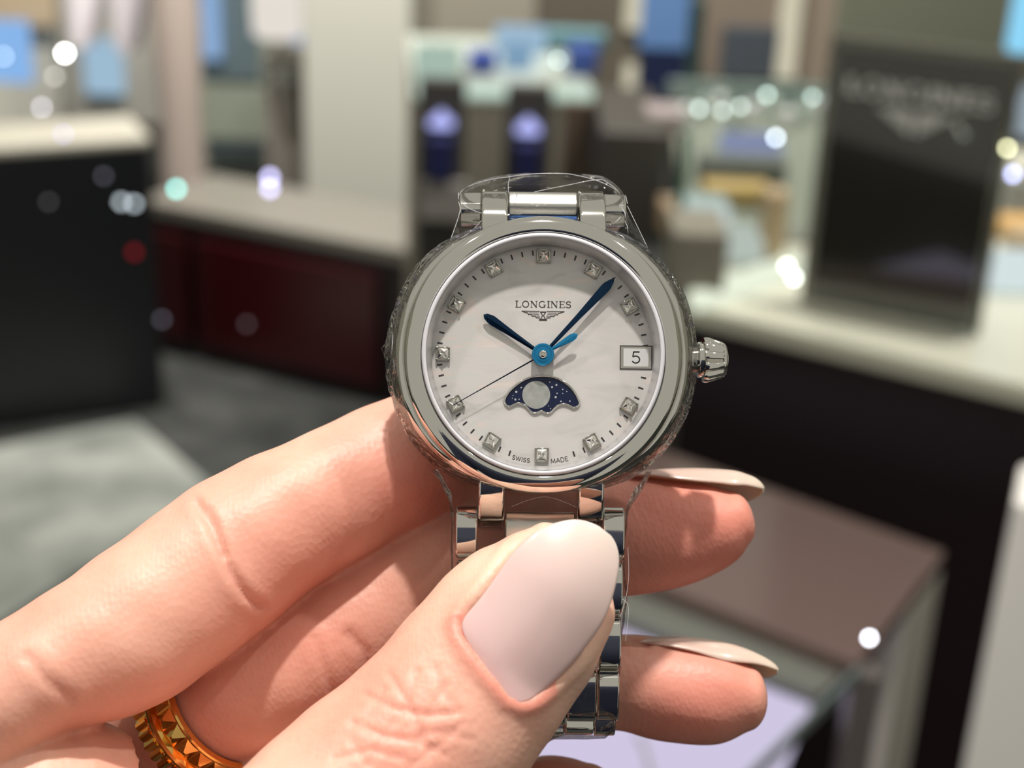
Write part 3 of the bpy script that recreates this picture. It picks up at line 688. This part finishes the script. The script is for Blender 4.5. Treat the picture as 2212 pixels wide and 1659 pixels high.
for k in range(3):
    y_, z_, a_ = upper(.6+4.0*k if k else .2)
    link('centre_link', 0, 4.0, y_+(.25 if k == 0 else 0), z_, a_, 3.1 if k == 0 else 3.8, 2.4, steelb if k == 0 else steel, .5)
    for sx in (-1, 1): link('outer_link', sx*8.35, 1.25, y_, z_, a_, 3.7, 2.4, steel, .7)
    if k > 0:
        for sx in (-1, 1): link('side_link', sx*5.5, 1.45, y_, z_-.1, a_, 3.7, 2.2, steel, .5)
# blue bar in the gap between the upper lugs and links
m2 = MB(); bar(m2, -3.9, 3.9, [(15.0, -3.0), (16.5, -3.5), (16.5, -4.4), (15.0, -4.4)])
m2.build('blue_gap_bar', pm('gap_blue', (.010, .09, .32), .2), watch, None, K)

# ================================================================== PLASTIC WRAP
Mf, t, gl_, lw_, mu_ = glassy('cling_plastic', (.985, .985, .99), .2, .05, .8)
tc = t.nodes.new('ShaderNodeTexCoord'); vo = t.nodes.new('ShaderNodeTexNoise'); vo.inputs['Scale'].default_value = 300; vo.inputs['Detail'].default_value = 2; vo.inputs['Distortion'].default_value = 2.0
bp = t.nodes.new('ShaderNodeBump'); bp.inputs['Strength'].default_value = .8; bp.inputs['Distance'].default_value = .0012
t.links.new(tc.outputs['Object'], vo.inputs['Vector']); t.links.new(vo.outputs['Fac'], bp.inputs['Height'])
t.links.new(bp.outputs[0], gl_.inputs['Normal'])
wrap = empty('plastic_wrap', matrix=MW)
tag(wrap, 'clear crinkled protective plastic wrapped around the watch and its bracelet', 'plastic wrap')
def sleeve(st, name, zc_fn, hd_fn, wr=.12, n=56, steps=5, cap0=False, cap1=False):
    """st: (py, xleft, xright) in picture pixels"""
    P_ = catmull(st, steps); R = []
    for i, (py, xl, xr) in enumerate(P_):
        y = -(py-767.2)*S; xc = ((xl+xr)/2-1172.3)*S; hw = (xr-xl)/2*S; zc = zc_fn(y); hd = hd_fn(y); ring = []
        for j in range(n):
            a = 2*math.pi*j/n; ca, sa = math.cos(a), math.sin(a)
            ex = math.copysign(abs(ca)**.6, ca); ez = math.copysign(abs(sa)**.6, sa)
            d = wr*(math.sin(3*a+y*.9)+.7*math.sin(7*a-1.7*y)+.5*math.sin(11*a+2.9*y))*.5
            ring.append((xc+(hw+d*.4)*ex, y+.3*d, zc+(hd+d)*ez))
        R.append(ring)
    mm = MB(); mm.rings(R, cap0, cap1); return mm.build(name, Mf, wrap, 70, K)
up = [(349, 1140, 1262), (353, 1090, 1300), (362, 1050, 1322), (378, 1010, 1343), (400, 989, 1356), (430, 985, 1360), (460, 981, 1372), (500, 970, 1394), (530, 955, 1410), (556, 938, 1424)]
sleeve(up, 'top_film', lambda y: -5.5 if y > 17 else -5.5+(17-y)*.5, lambda y: 3.6 if y < 19.5 else max(.5, 3.6-(y-19.5)*1.3), .16)
dn = [(1015, 930, 1415), (1040, 950, 1404), (1070, 966, 1386), (1100, 975, 1368), (1150, 977, 1362), (1200, 978, 1359), (1260, 980, 1363), (1300, 980, 1365), (1345, 980, 1360), (1400, 984, 1352), (1440, 984, 1354), (1480, 986, 1350), (1530, 990, 1345), (1575, 994, 1340), (1596, 1010, 1322)]
sleeve(dn, 'lower_film', lambda y: -3.7 if y > -17 else -4.2+(y+17)*.035, lambda y: 1.9+(2.2 if y > -15 else (2.2*max(0, (y+19)/4))), .20, cap1=True)
# side film around the flank with crumpled folds at nine o'clock
m2 = MB(); R = []
rs = np.random.RandomState(3)
for i in range(9):
    z = 1.0-i*.62; ring = []
    for j in range(140):
        a = 2*math.pi*j/140; c_ = math.cos(a)
        base = flank({0: 15.9, 1: 16.5, 2: 17.0, 3: 17.4, 4: 17.55, 5: 17.6, 6: 17.5, 7: 17.2, 8: 16.9}[i], z, a)+.12
        left = max(0, -c_)**6 * (.35+.65*max(0, math.sin(a+.25)))
        d = .06*math.sin(9*a+i)+.03*math.sin(23*a-2*i)+left*(.25*math.sin(31*a+1.3*i)+.18*math.sin(57*a-i*2.1)+.2)
        ring.append(((base+d)*math.cos(a), (base+d)*math.sin(a), z))
    R.append(ring)
m2.rings(R, False, False); m2.build('side_film', Mf, wrap, 60, K)
# folded tab of film at the left edge
m2 = MB(); tabp = [(848, 660), (838, 700), (832, 735), (820, 752), (828, 768), (846, 785), (850, 740), (856, 700)]
pv = [D(x, y, -2.6+.5*math.sin(i*2.3)) for i, (x, y) in enumerate(tabp)]
m2.add(pv+[D(842, 735, -1.9)], [(i, (i+1) % 8, 8) for i in range(8)])
o = m2.build('folded_tab', Mf, wrap, None, K); md = o.modifiers.new('s', 'SOLIDIFY'); md.thickness = .00012
# raised creases of the film, plus pale slivers painting its glints
m2 = MB()
for pl in ([(1098, 357), (1095, 375), (1096, 395)], [(1098, 410), (1150, 392), (1230, 374), (1280, 363), (1308, 361)], [(1308, 361), (1335, 380), (1352, 402), (1358, 425)],
           [(985, 425), (988, 450), (968, 512)], [(1358, 430), (1380, 475), (1403, 522)], [(1042, 460), (1015, 490), (978, 515)], [(990, 425), (1008, 440), (1040, 452)],
           [(985, 420), (986, 398), (1005, 381), (1050, 365), (1092, 358), (1150, 350), (1215, 348), (1250, 352), (1300, 365), (1340, 385)]):
    cp = catmull(pl, 6); m2.tube([D(x, y, -2.4 if y > 405 else -5.2) for x, y in cp], .035, 6)
for pl in ([(1362, 1180), (1364, 1240), (1358, 1290), (1346, 1330)], [(1350, 1290), (1364, 1310), (1358, 1380)], [(1109, 1094), (1180, 1072), (1250, 1094)]):
    cp = catmull(pl, 6); m2.tube([D(x, y, -1.9 if y > 1100 else -1.4) for x, y in cp], .02, 6)
for (x0, y0, x1, y1, r_) in ((905, 618, 945, 560, .09), (893, 640, 938, 592, .05), (880, 655, 905, 612, .10), (872, 690, 890, 652, .07), (868, 668, 884, 640, .05), (855, 742, 866, 690, .09), (846, 770, 846, 720, .05), (852, 812, 850, 780, .06),
      (938, 570, 1000, 512, .05), (955, 540, 1010, 502, .06), (1385, 560, 1402, 575, .05), (1410, 598, 1430, 620, .04), (1448, 640, 1460, 665, .05), (1469, 720, 1474, 760, .04), (1475, 790, 1474, 830, .03), (1330, 500, 1350, 512, .08), (1300, 535, 1338, 541, .0), (1348, 470, 1356, 500, .04), (1340, 440, 1352, 470, .05), (1322, 480, 1340, 462, .04)):
    if r_: m2.tube([D(x0, y0, -.2), D((x0+x1)/2+2, (y0+y1)/2, .2), D(x1, y1, -.1)], [.01, r_, .01], 6)
m2.build('film_creases_glints', pm('crease_glint', (.85, .85, .88), .2), wrap, 70, K)

# ================================================================== THE HAND
TUBES = {
 'index': ([(-330, 1800, 12, 185, 9.5), (-120, 1590, 9, 150, 9.3), (85, 1456, 6, 142, 9.0), (258, 1375, 3, 170, 9), (400, 1275, -.5, 171, 8.8), (500, 1198, -3, 168, 8.6), (600, 1132, -5.5, 156, 8.1), (699, 1082, -8, 149, 7.8), (800, 1030, -10.5, 144, 7.4), (914, 979, -12.8, 140, 7.0), (1060, 910, -15.2, 126, 6.6), (1150, 875, -16.2, 100, 5.8)], 5),
 'middle': ([(150, 1800, -18, 150, 8), (330, 1640, -13.5, 148, 7.8), (480, 1522, -9.5, 148, 7.8), (620, 1440, -9, 146, 7.6), (760, 1360, -11, 145, 7.4), (930, 1245, -13.8, 142, 7.0), (1130, 1170, -15, 134, 6.8), (1370, 1158, -15, 127, 6.8), (1470, 1150, -14.5, 114, 6.3), (1550, 1133, -14, 92, 5.2), (1598, 1117, -13.8, 58, 3.8)], 1.6),
 'third': ([(300, 1950, 6, 140, 8), (600, 1765, -6, 135, 7.5), (800, 1650, -12, 130, 7.2), (1050, 1530, -16, 122, 7), (1200, 1478, -16.5, 110, 6.8), (1340, 1473, -16, 102, 6.6), (1450, 1494, -15.5, 109, 6.5), (1550, 1505, -15, 100, 6), (1615, 1508, -14.8, 72, 4.8)], 2.4),
 'little': ([(700, 2000, -4, 120, 7), (1000, 1840, -14, 115, 6.5), (1170, 1750, -17, 112, 6), (1270, 1740, -16, 92, 5)], 4),
 'thumb': ([(420, 2150, 22, 330, 16), (640, 1900, 16, 262, 12), (790, 1735, 12, 236, 10.5), (932, 1590, 9.5, 213, 9.6), (1056, 1435, 7, 199, 8.6), (1130, 1343, 6, 188, 8.0), (1180, 1280, 5.3, 165, 7.2), (1210, 1232, 4.8, 136, 6.2), (1235, 1192, 4.4, 100, 4.8)], 2.0),
 'palm': ([(-420, 1950, 2, 390, 15), (40, 1800, 5, 262, 12), (150, 1800, 3, 240, 11)], 5),
}
def ring_pts(c, t_, hw, hd, n=40, ex=1.0):
    c = np.array(c, float); v = -c/np.linalg.norm(c); s_ = np.cross(t_, v); s_ /= np.linalg.norm(s_); nn = np.cross(s_, t_); nn /= np.linalg.norm(nn)
    if nn @ v < 0: nn = -nn
    return [c+s_*hw*math.cos(2*math.pi*j/n)+nn*hd*math.sin(2*math.pi*j/n) for j in range(n)]
hm = MB(); CL = {}
def loft(st3, cap, key=None):
    P_ = catmull(st3, 7); T_ = np.gradient(P_[:, :3], axis=0); T_ /= np.linalg.norm(T_, axis=1)[:, None]
    R = [ring_pts(P_[i, :3], T_[i], P_[i, 3], P_[i, 4]) for i in range(len(P_))]
    for k in range(1, 9):
        q_ = k/9*math.pi/2; f_ = math.cos(q_); R.append(ring_pts(P_[-1, :3]+T_[-1]*cap*math.sin(q_), T_[-1], max(P_[-1, 3]*f_, .05), max(P_[-1, 4]*f_, .05)))
    hm.rings(R)
    if key: CL[key] = P_
for key, (st, cap) in TUBES.items():
    s3 = []
    for px, py, z, hw, hd in st:
        p = N(px, py, z); s3.append((*p, hw/F*(D0-z), hd))
    loft(s3, cap, key)
loft([(-28, -80, -162, 18, 12), (-50, -92, -158, 28, 15), (-70, -108, -148, 30, 17), (-88, -135, -130, 26, 18), (-105, -180, -98, 27, 21), (-120, -225, -60, 29, 24)], 3)
tmp = mesh_obj('tmp_hand', hm.v, hm.f, steel)
rm = tmp.modifiers.new('r', 'REMESH'); rm.mode = 'VOXEL'; rm.voxel_size = .42; rm.use_smooth_shade = True
sm = tmp.modifiers.new('s', 'SMOOTH'); sm.factor = .5; sm.iterations = 5
dg = bpy.context.evaluated_depsgraph_get(); ev = tmp.evaluated_get(dg); me = bpy.data.meshes.new_from_object(ev)
bpy.data.objects.remove(tmp)
nv = len(me.vertices); co = np.empty(nv*3); me.vertices.foreach_get('co', co); co = co.reshape(-1, 3)
no = np.empty(nv*3); me.vertex_normals.foreach_get('vector', no); no = no.reshape(-1, 3)
px = CX+co[:, 0]/(-co[:, 2])*F; py = CY-co[:, 1]/(-co[:, 2])*F
vd = -co/np.linalg.norm(co, axis=1)[:, None]; front = np.clip((no*vd).sum(1)*2.5, 0, 1)
keys = list(CL); dist = np.full((nv, len(keys)), 1e9)
for i, k in enumerate(keys):
    P_ = CL[k]
    for j in range(len(P_)):
        dd = np.linalg.norm(co-P_[j, :3], axis=1)/max(P_[j, 3], P_[j, 4]); dist[:, i] = np.minimum(dist[:, i], dd)
ident = dist.argmin(1)
def segdist(pts):
    out = np.full(nv, 1e9)
    for (a, b_), (c_, d_) in zip(pts[:-1], pts[1:]):
        vx, vy = c_-a, d_-b_; t_ = np.clip(((px-a)*vx+(py-b_)*vy)/(vx*vx+vy*vy+1e-9), 0, 1)
        out = np.minimum(out, np.hypot(px-a-t_*vx, py-b_-t_*vy))
    return out
def inside(poly):
    res = np.zeros(nv, bool); n_ = len(poly)
    for i in range(n_):
        x1, y1 = poly[i]; x2, y2 = poly[(i+1) % n_]
        if y1 == y2: continue
        c_ = ((y1 > py) != (y2 > py)) & (px < (x2-x1)*(py-y1)/(y2-y1)+x1); res ^= c_
    return res
disp = np.zeros(nv)
def crease(k, pts, depth, wd, bulge=0.0):
    m_ = (ident == keys.index(k)) * front; d = segdist(pts)
    disp[:] -= m_*depth*np.exp(-(d/wd)**2); 
    if bulge: disp[:] += m_*bulge*np.exp(-((d-wd*2.6)/(wd*1.6))**2)
crease('index', [(428, 1090), (455, 1135), (478, 1190), (500, 1240), (530, 1285), (560, 1310)], .40, 9, .14)
crease('index', [(452, 1100), (472, 1150), (486, 1200)], .22, 7, .06)
crease('index', [(60, 1420), (100, 1470), (150, 1510)], .20, 12, .08)
crease('middle', [(755, 1370), (790, 1410), (800, 1450)], .28, 10, .10)
crease('middle', [(680, 1380), (700, 1440), (720, 1500)], .16, 9, .05)
crease('third', [(1352, 1368), (1372, 1385), (1398, 1392)], .35, 9, .1)
for pl, dp in (([(840, 1455), (870, 1500), (900, 1560), (930, 1640)], .22), ([(790, 1500), (850, 1530), (920, 1545), (990, 1540)], .20), ([(760, 1560), (830, 1590), (900, 1600), (960, 1630)], .20),
               ([(900, 1450), (880, 1520), (830, 1590), (800, 1650)], .16), ([(960, 1480), (930, 1540), (900, 1620)], .16), ([(760, 1600), (800, 1659)], .14), ([(1000, 1560), (960, 1600), (880, 1659)], .16),
               ([(830, 1490), (800, 1540), (740, 1590)], .12), ([(1020, 1600), (960, 1580), (900, 1590)], .12), ([(720, 1640), (800, 1620), (880, 1640)], .14), ([(940, 1440), (960, 1500), (1000, 1540)], .10)):
    crease('thumb', pl, dp*.9, 6.5, .04)
NAIL = [(1124, 1516), (1100, 1505), (1055, 1452), (1019, 1403), (998, 1369), (994, 1345), (1005, 1325), (1035, 1290), (1068, 1243), (1104, 1193), (1135, 1162), (1162, 1142), (1205, 1125), (1248, 1120), (1290, 1134), (1320, 1157), (1336, 1188), (1338, 1228), (1325, 1291), (1303, 1348), (1268, 1397), (1235, 1436), (1186, 1485), (1158, 1505), (1143, 1513)]
dn_ = segdist(NAIL+[NAIL[0]]); ins = inside(NAIL); mt = (ident == keys.index('thumb'))*front
lower_edge = np.clip(((px*.62-py*.78)-(1056*.62-1435*.78)+250)/-200, -1, 1)
disp -= mt*np.where(ins, np.clip(dn_/14, 0, 1)*.95, 0)
disp += mt*np.where(~ins, .42*np.exp(-((dn_-16)/15)**2), 0)
# uneven finger outline
disp += .10*np.sin(co[:, 0]*.55+co[:, 1]*.35)*np.sin(co[:, 1]*.41-co[:, 2]*.3)
co2 = co+no*disp[:, None]
me.vertices.foreach_set('co', (co2*K-Vector((0, 0, 0))).reshape(-1) if False else (co2*K).reshape(-1))
# natural colour of the skin: redder pads and creases, paler backs
def blob(cx_, cy_, r_, k=None):
    g = np.exp(-(((px-cx_)**2+(py-cy_)**2)/(r_*r_)))
    return g if k is None else g*(ident == keys.index(k))
red = .36+.45*blob(1500, 1180, 200, 'middle')+.65*blob(1540, 1520, 190, 'third')+.35*blob(700, 1180, 260, 'index')+.2*blob(300, 1450, 260, 'index')
red += .45*blob(930, 1050, 120, 'index')+.35*blob(1000, 1350, 50, 'thumb')+.9*mt*np.where(~ins, np.exp(-(dn_/20)**2), 0)*(py > 1330)*(px < 1200)
red += .35*blob(880, 1540, 190, 'thumb')+.30*(ident == keys.index('middle'))+.3*(ident == keys.index('little'))
red -= .45*blob(1060, 1230, 120, 'thumb')+.35*blob(1290, 1430, 90, 'thumb')
red += .12*np.sin(co[:, 0]*.23+1)*np.sin(co[:, 1]*.19)
red = np.clip(red, 0, 1)
pale = np.array((.83, .575, .445)); rd = np.array((.80, .31, .24))
col = pale[None]*(1-red[:, None])+rd[None]*red[:, None]
at = me.color_attributes.new('tint', 'FLOAT_COLOR', 'POINT'); at.data.foreach_set('color', np.c_[col, np.ones(nv)].astype(np.float32).reshape(-1))
me.polygons.foreach_set('use_smooth', [True]*len(me.polygons))
skin = bpy.data.materials.new('skin'); t, b = nt(skin)
an = t.nodes.new('ShaderNodeAttribute'); an.attribute_name = 'tint'
tc = t.nodes.new('ShaderNodeTexCoord')
n1 = t.nodes.new('ShaderNodeTexNoise'); n1.inputs['Scale'].default_value = 130; n1.inputs['Detail'].default_value = 4
mx = t.nodes.new('ShaderNodeMix'); mx.data_type = 'RGBA'; mx.blend_type = 'MULTIPLY'; mx.inputs[0].default_value = 1
cr = t.nodes.new('ShaderNodeValToRGB'); cr.color_ramp.elements[0].position = .3; cr.color_ramp.elements[0].color = (.93, .84, .82, 1); cr.color_ramp.elements[1].position = .7; cr.color_ramp.elements[1].color = (1.04, 1.04, 1.04, 1)
t.links.new(tc.outputs['Object'], n1.inputs['Vector']); t.links.new(n1.outputs['Fac'], cr.inputs[0])
t.links.new(an.outputs['Color'], mx.inputs[6]); t.links.new(cr.outputs[0], mx.inputs[7]); t.links.new(mx.outputs[2], b.inputs['Base Color'])
b.inputs['Roughness'].default_value = .46; b.inputs['Specular IOR Level'].default_value = .42
b.inputs['Subsurface Weight'].default_value = .35; b.inputs['Subsurface Radius'].default_value = (1, .35, .2); b.inputs['Subsurface Scale'].default_value = .0034
wv = t.nodes.new('ShaderNodeTexWave'); wv.inputs['Scale'].default_value = 620; wv.inputs['Distortion'].default_value = 14; wv.inputs['Detail'].default_value = 2; wv.inputs['Detail Scale'].default_value = .12
mpw = t.nodes.new('ShaderNodeMapping'); mpw.inputs['Rotation'].default_value = (0, .3, -.45)
n2 = t.nodes.new('ShaderNodeTexVoronoi'); n2.inputs['Scale'].default_value = 1400
ad = t.nodes.new('ShaderNodeMath'); ad.operation = 'MULTIPLY_ADD'; ad.inputs[1].default_value = .14
bp = t.nodes.new('ShaderNodeBump'); bp.inputs['Strength'].default_value = .28; bp.inputs['Distance'].default_value = .00013
t.links.new(tc.outputs['Object'], mpw.inputs[0]); t.links.new(mpw.outputs[0], wv.inputs['Vector']); t.links.new(tc.outputs['Object'], n2.inputs['Vector'])
t.links.new(wv.outputs['Fac'], ad.inputs[0]); t.links.new(n2.outputs['Distance'], ad.inputs[2]); t.links.new(ad.outputs[0], bp.inputs['Height']); t.links.new(bp.outputs[0], b.inputs['Normal'])
me.materials.clear(); me.materials.append(skin)
hnd = bpy.data.objects.new('hand', me); C.objects.link(hnd); hnd.matrix_world = MC
tag(hnd, "person's hand with long pale nails pinching the steel watch", 'hand')

# nails
nailm = bpy.data.materials.new('nail_polish'); t, b = nt(nailm)
at_n = t.nodes.new('ShaderNodeAttribute'); at_n.attribute_name = 'tint'; t.links.new(at_n.outputs['Color'], b.inputs['Base Color'])
b.inputs['Roughness'].default_value = .30; b.inputs['Coat Weight'].default_value = .8; b.inputs['Coat Roughness'].default_value = .05
b.inputs['Subsurface Weight'].default_value = .3; b.inputs['Subsurface Radius'].default_value = (1, .6, .5); b.inputs['Subsurface Scale'].default_value = .0015
def nail(name, grid, colf, thick=.45):
    nu, nv_ = len(grid[0]), len(grid)
    vs = [p for r in grid for p in r]; fs = [(i*nu+j, i*nu+j+1, (i+1)*nu+j+1, (i+1)*nu+j) for i in range(nv_-1) for j in range(nu-1)]
    mm = bpy.data.meshes.new(name); mm.from_pydata([tuple(np.array(v)*K) for v in vs], [], fs)
    a_ = mm.color_attributes.new('tint', 'FLOAT_COLOR', 'POINT')
    a_.data.foreach_set('color', np.array([(*colf(i/(nv_-1), 2*j/(nu-1)-1), 1) for i in range(nv_) for j in range(nu)], np.float32).reshape(-1))
    mm.polygons.foreach_set('use_smooth', [True]*len(mm.polygons)); mm.materials.append(nailm)
    o = bpy.data.objects.new(name, mm); C.objects.link(o); o.parent = hnd
    sd = o.modifiers.new('s', 'SOLIDIFY'); sd.thickness = thick*K; sd.offset = -1 if name == 'thumb_nail' else 0
    sb = o.modifiers.new('b', 'SUBSURF'); sb.levels = 1; sb.render_levels = 1
    o['label'] = 'long oval nail with pale milky pink polish'
    return o
LR = [(1119, 1517), (1098, 1503), (1055, 1452), (1019, 1403), (998, 1365), (1005, 1325), (1035, 1290), (1068, 1243), (1104, 1193), (1135, 1162), (1170, 1138), (1210, 1124)]
left = catmull(LR[1:], 6); right = catmull([(1128, 1518), (1156, 1508), (1186, 1485), (1235, 1436), (1268, 1397), (1303, 1348), (1325, 1291), (1337, 1228), (1334, 1188), (1318, 1157), (1290, 1134), (1250, 1121)], 6)
def resample(P_, n_):
    d = np.r_[0, np.cumsum(np.linalg.norm(np.diff(P_, axis=0), axis=1))]; s_ = np.linspace(0, d[-1], n_)
    return np.c_[np.interp(s_, d, P_[:, 0]), np.interp(s_, d, P_[:, 1])]
def rail_cut(P_, ts):
    # parameterise by progress along the nail axis
    ax = np.array((.62, -.785)); pr = P_ @ ax; return pr
axn = np.array((.62, -.785)); perp = np.array((.785, .62))
poly = np.array(NAIL, float); pc = catmull(list(NAIL)+[NAIL[0]], 6)
u_ = pc @ axn; v_ = pc @ perp; u0_, u1_ = u_.min()+1.0, u_.max()-1.0
grid = []; NV = 40
for i in range(NV+1):
    f_ = i/NV; f2 = .5-.5*math.cos(math.pi*f_); uu = u0_+(u1_-u0_)*f2
    # crossings of the outline with the line u=uu
    cr_ = []
    for k in range(len(pc)-1):
        a, b2 = u_[k], u_[k+1]
        if (a-uu)*(b2-uu) <= 0 and a != b2: cr_.append(v_[k]+(v_[k+1]-v_[k])*(uu-a)/(b2-a))
    lo, hi = min(cr_), max(cr_); rowp = []
    for j in range(25):
        q_ = -1+2*j/24; vv = (lo+hi)/2+(hi-lo)/2*q_; P2 = axn*uu+perp*vv
        # height from the thumb's own section
        cl_ = CL['thumb']; cpx = CX+cl_[:, 0]/(-cl_[:, 2])*F; cpy = CY-cl_[:, 1]/(-cl_[:, 2])*F
        m_ = np.argmin(abs(cpx*axn[0]+cpy*axn[1]-uu)); 
        zc = D0+cl_[m_, 2]; hd = cl_[m_, 4]; hwp = cl_[m_, 3]/(-cl_[m_, 2])*F; cvv = cpx[m_]*perp[0]+cpy[m_]*perp[1]
        if f2 < .75: zz = zc+hd*math.sqrt(max(0, 1-min(.80, ((vv-cvv)/hwp)**2)))
        keep = f2
        rowp.append((P2, vv, cvv))
    grid.append((f2, uu, lo, hi, rowp))
G2 = []
for f2, uu, lo, hi, rowp in grid:
    rr_ = []
    half = 175.0; z_top = 15.6+(.2)*(1-f2)-6.0*max(0, f2-.55)**2*4*.55-1.6*f2
    for P2, vv, cvv in rowp:
        mid_ = 1063+0  # nail middle across
        q_ = (vv-(rowp[12][1]*.55+.45*grid[20][4][12][1]))/half
        zz = z_top-4.0*q_*q_
        rr_.append(N(P2[0], P2[1], zz))
    G2.append(rr_)
def tcol(f, q):
    a = np.array((.80, .49, .49)); m_ = np.array((.80, .57, .55)); w_ = np.array((.76, .65, .58))
    return a*(1-f*2)+m_*f*2 if f < .5 else m_*(2-2*f)+w_*(2*f-1)
nail('thumb_nail', G2, tcol, .5)
def side_nail(name, st, zmid, ivory):
    """st: (x, ytop, r, front angle, back angle) - arc round the finger's back, seen from the pad side"""
    P_ = catmull(st, 5); g = []
    for x, yt, r_, af, ab in P_:
        row_ = []
        for j in range(19):
            a = math.radians(af+(-ab-af)*j/18)
            # a>0 front; y up
            yy = yt+r_*(1-math.cos(a)); zz = zmid+r_*S*.86*math.sin(a)
            row_.append(N(x, yy, zz))
        g.append(row_)
    nail(name, g, lambda f, q: np.array((.72, .44, .39))*(1-f)+np.array((.78, .64, .52))*f, .32)
side_nail('middle_nail', [(1360, 1022, 122, 16, 60), (1398, 1018, 118, 22, 75), (1450, 1014, 112, 34, 85), (1502, 1013, 104, 42, 90), (1550, 1015, 88, 48, 92), (1589, 1019, 70, 55, 95), (1612, 1026, 55, 55, 95), (1629, 1033, 42, 58, 95), (1642, 1043, 26, 60, 95), (1649, 1053, 9, 60, 90)], -14.4, 0)
side_nail('third_nail', [(1380, 1386, 104, 15, 60), (1410, 1380, 104, 28, 75), (1444, 1377, 102, 36, 82), (1502, 1379, 98, 46, 88), (1560, 1388, 88, 56, 90), (1600, 1399, 74, 56, 92), (1630, 1411, 55, 55, 95), (1655, 1424, 38, 55, 95), (1672, 1436, 22, 58, 95), (1680, 1446, 8, 60, 90)], -15.2, 0)

# navy sweater of the person holding the watch: sleeve and torso behind the lens
mnavy = pm('navy_knit', (.006, .010, .030), .85)
sw = MB()
def wtube(pts, n=24):
    P_ = catmull(pts, 6); T_ = np.gradient(P_[:, :3], axis=0); R = []
    for i in range(len(P_)):
        t_ = T_[i]/np.linalg.norm(T_[i]); h_ = np.array((1., 0, 0)) if abs(t_[0]) < .8 else np.array((0, 0, 1.)); s_ = h_-t_*(h_@t_); s_ /= np.linalg.norm(s_); n_ = np.cross(t_, s_)
        R.append([P_[i, :3]+s_*P_[i, 3]*math.cos(2*math.pi*j/n)+n_*P_[i, 4]*math.sin(2*math.pi*j/n) for j in range(n)])
    sw.rings(R)
wr = MC @ Vector((-.110, -.190, -.092))
wtube([(wr.x, wr.y, wr.z, .038, .034), (wr.x-.07, wr.y-.10, wr.z-.10, .045, .045), (-.30, -.18, 1.0, .055, .055), (-.28, -.32, 1.17, .065, .065), (-.21, -.42, 1.44, .07, .07)])
wtube([(0, -.42, .45, .17, .11), (0, -.42, .75, .17, .12), (0, -.42, 1.10, .22, .13), (0, -.43, 1.42, .25, .12), (0, -.45, 1.55, .18, .09), (0, -.46, 1.60, .08, .07)])
o = mesh_obj('sweater', sw.v, sw.f, mnavy, None, 60); o.parent = hnd; o.matrix_parent_inverse = hnd.matrix_world.inverted()
o['label'] = 'navy knitted sweater sleeve'

# ================================================================== GOLD RING on the middle finger
gold = pm('polished_gold', (.95, .56, .16), .12, 1.0)
rc = N(478, 1522, -9.5); ax = np.array((.70, .53, .45)); ax /= np.linalg.norm(ax)
z_ax = Vector(ax); x_ax = z_ax.cross(Vector((0, 1, 0))).normalized(); y_ax = z_ax.cross(x_ax)
MR = MC @ Matrix.Translation(Vector(rc)*.001) @ Matrix(((x_ax.x, y_ax.x, z_ax.x, 0), (x_ax.y, y_ax.y, z_ax.y, 0), (x_ax.z, y_ax.z, z_ax.z, 0), (0, 0, 0, 1)))
fr_ = empty('finger_ring', matrix=MR); tag(fr_, 'wide studded gold ring on the middle finger', 'ring')
R1 = 8.6
m2 = MB(); m2.lathe([(R1-.5, 1.6), (R1+.15, 1.6), (R1+.25, 1.35), (R1+.15, 1.2), (R1+.1, -1.6), (R1+.55, -1.8), (R1+.7, -2.2), (R1+.55, -2.6), (R1+.05, -2.8), (R1, -5.2), (R1-.5, -5.2), (R1-.5, 1.6)], 120); m2.build('band', gold, fr_, 30, K)
m2 = MB(); ns_ = 26
for k in range(ns_):
    a = 2*math.pi*k/ns_; h_ = math.pi/ns_*.92
    def pt(r, da, z): return (r*math.cos(a+da), r*math.sin(a+da), z)
    m2.add([pt(R1+.1, -h_, -1.5), pt(R1+.1, h_, -1.5), pt(R1+.1, h_, 1.15), pt(R1+.1, -h_, 1.15), pt(R1+.85, -h_*.15, -.35), pt(R1+.85, h_*.15, -.35), pt(R1+.85, h_*.15, .0), pt(R1+.85, -h_*.15, .0)], [(0, 1, 5, 4), (1, 2, 6, 5), (2, 3, 7, 6), (3, 0, 4, 7), (4, 5, 6, 7)])
m2.build('pyramid_studs', gold, fr_, None, K)
m2 = MB()
for k in range(72):
    a = 2*math.pi*k/72; m2.ball(((R1+.2)*math.cos(a), (R1+.2)*math.sin(a), -3.05), .17, 5)
m2.build('beading', gold, fr_, 60, K)
m2 = MB()
for k in range(40):
    a = 2*math.pi*k/40; c_, s_ = math.cos(a), math.sin(a); h_ = .62
    P4 = [((R1)*c_-h_*s_, (R1)*s_+h_*c_), ((R1)*c_+h_*s_, (R1)*s_-h_*c_), ((R1+.34)*c_+.15*s_, (R1+.34)*s_-.15*c_), ((R1+.34)*c_-.15*s_, (R1+.34)*s_+.15*c_)]
    m2.add([(x, y, z) for z in (-3.3, -5.1) for x, y in P4], [(0, 1, 2, 3), (7, 6, 5, 4), (0, 3, 7, 4), (3, 2, 6, 7), (2, 1, 5, 6)])
m2.build('pleats', gold, fr_, None, K)
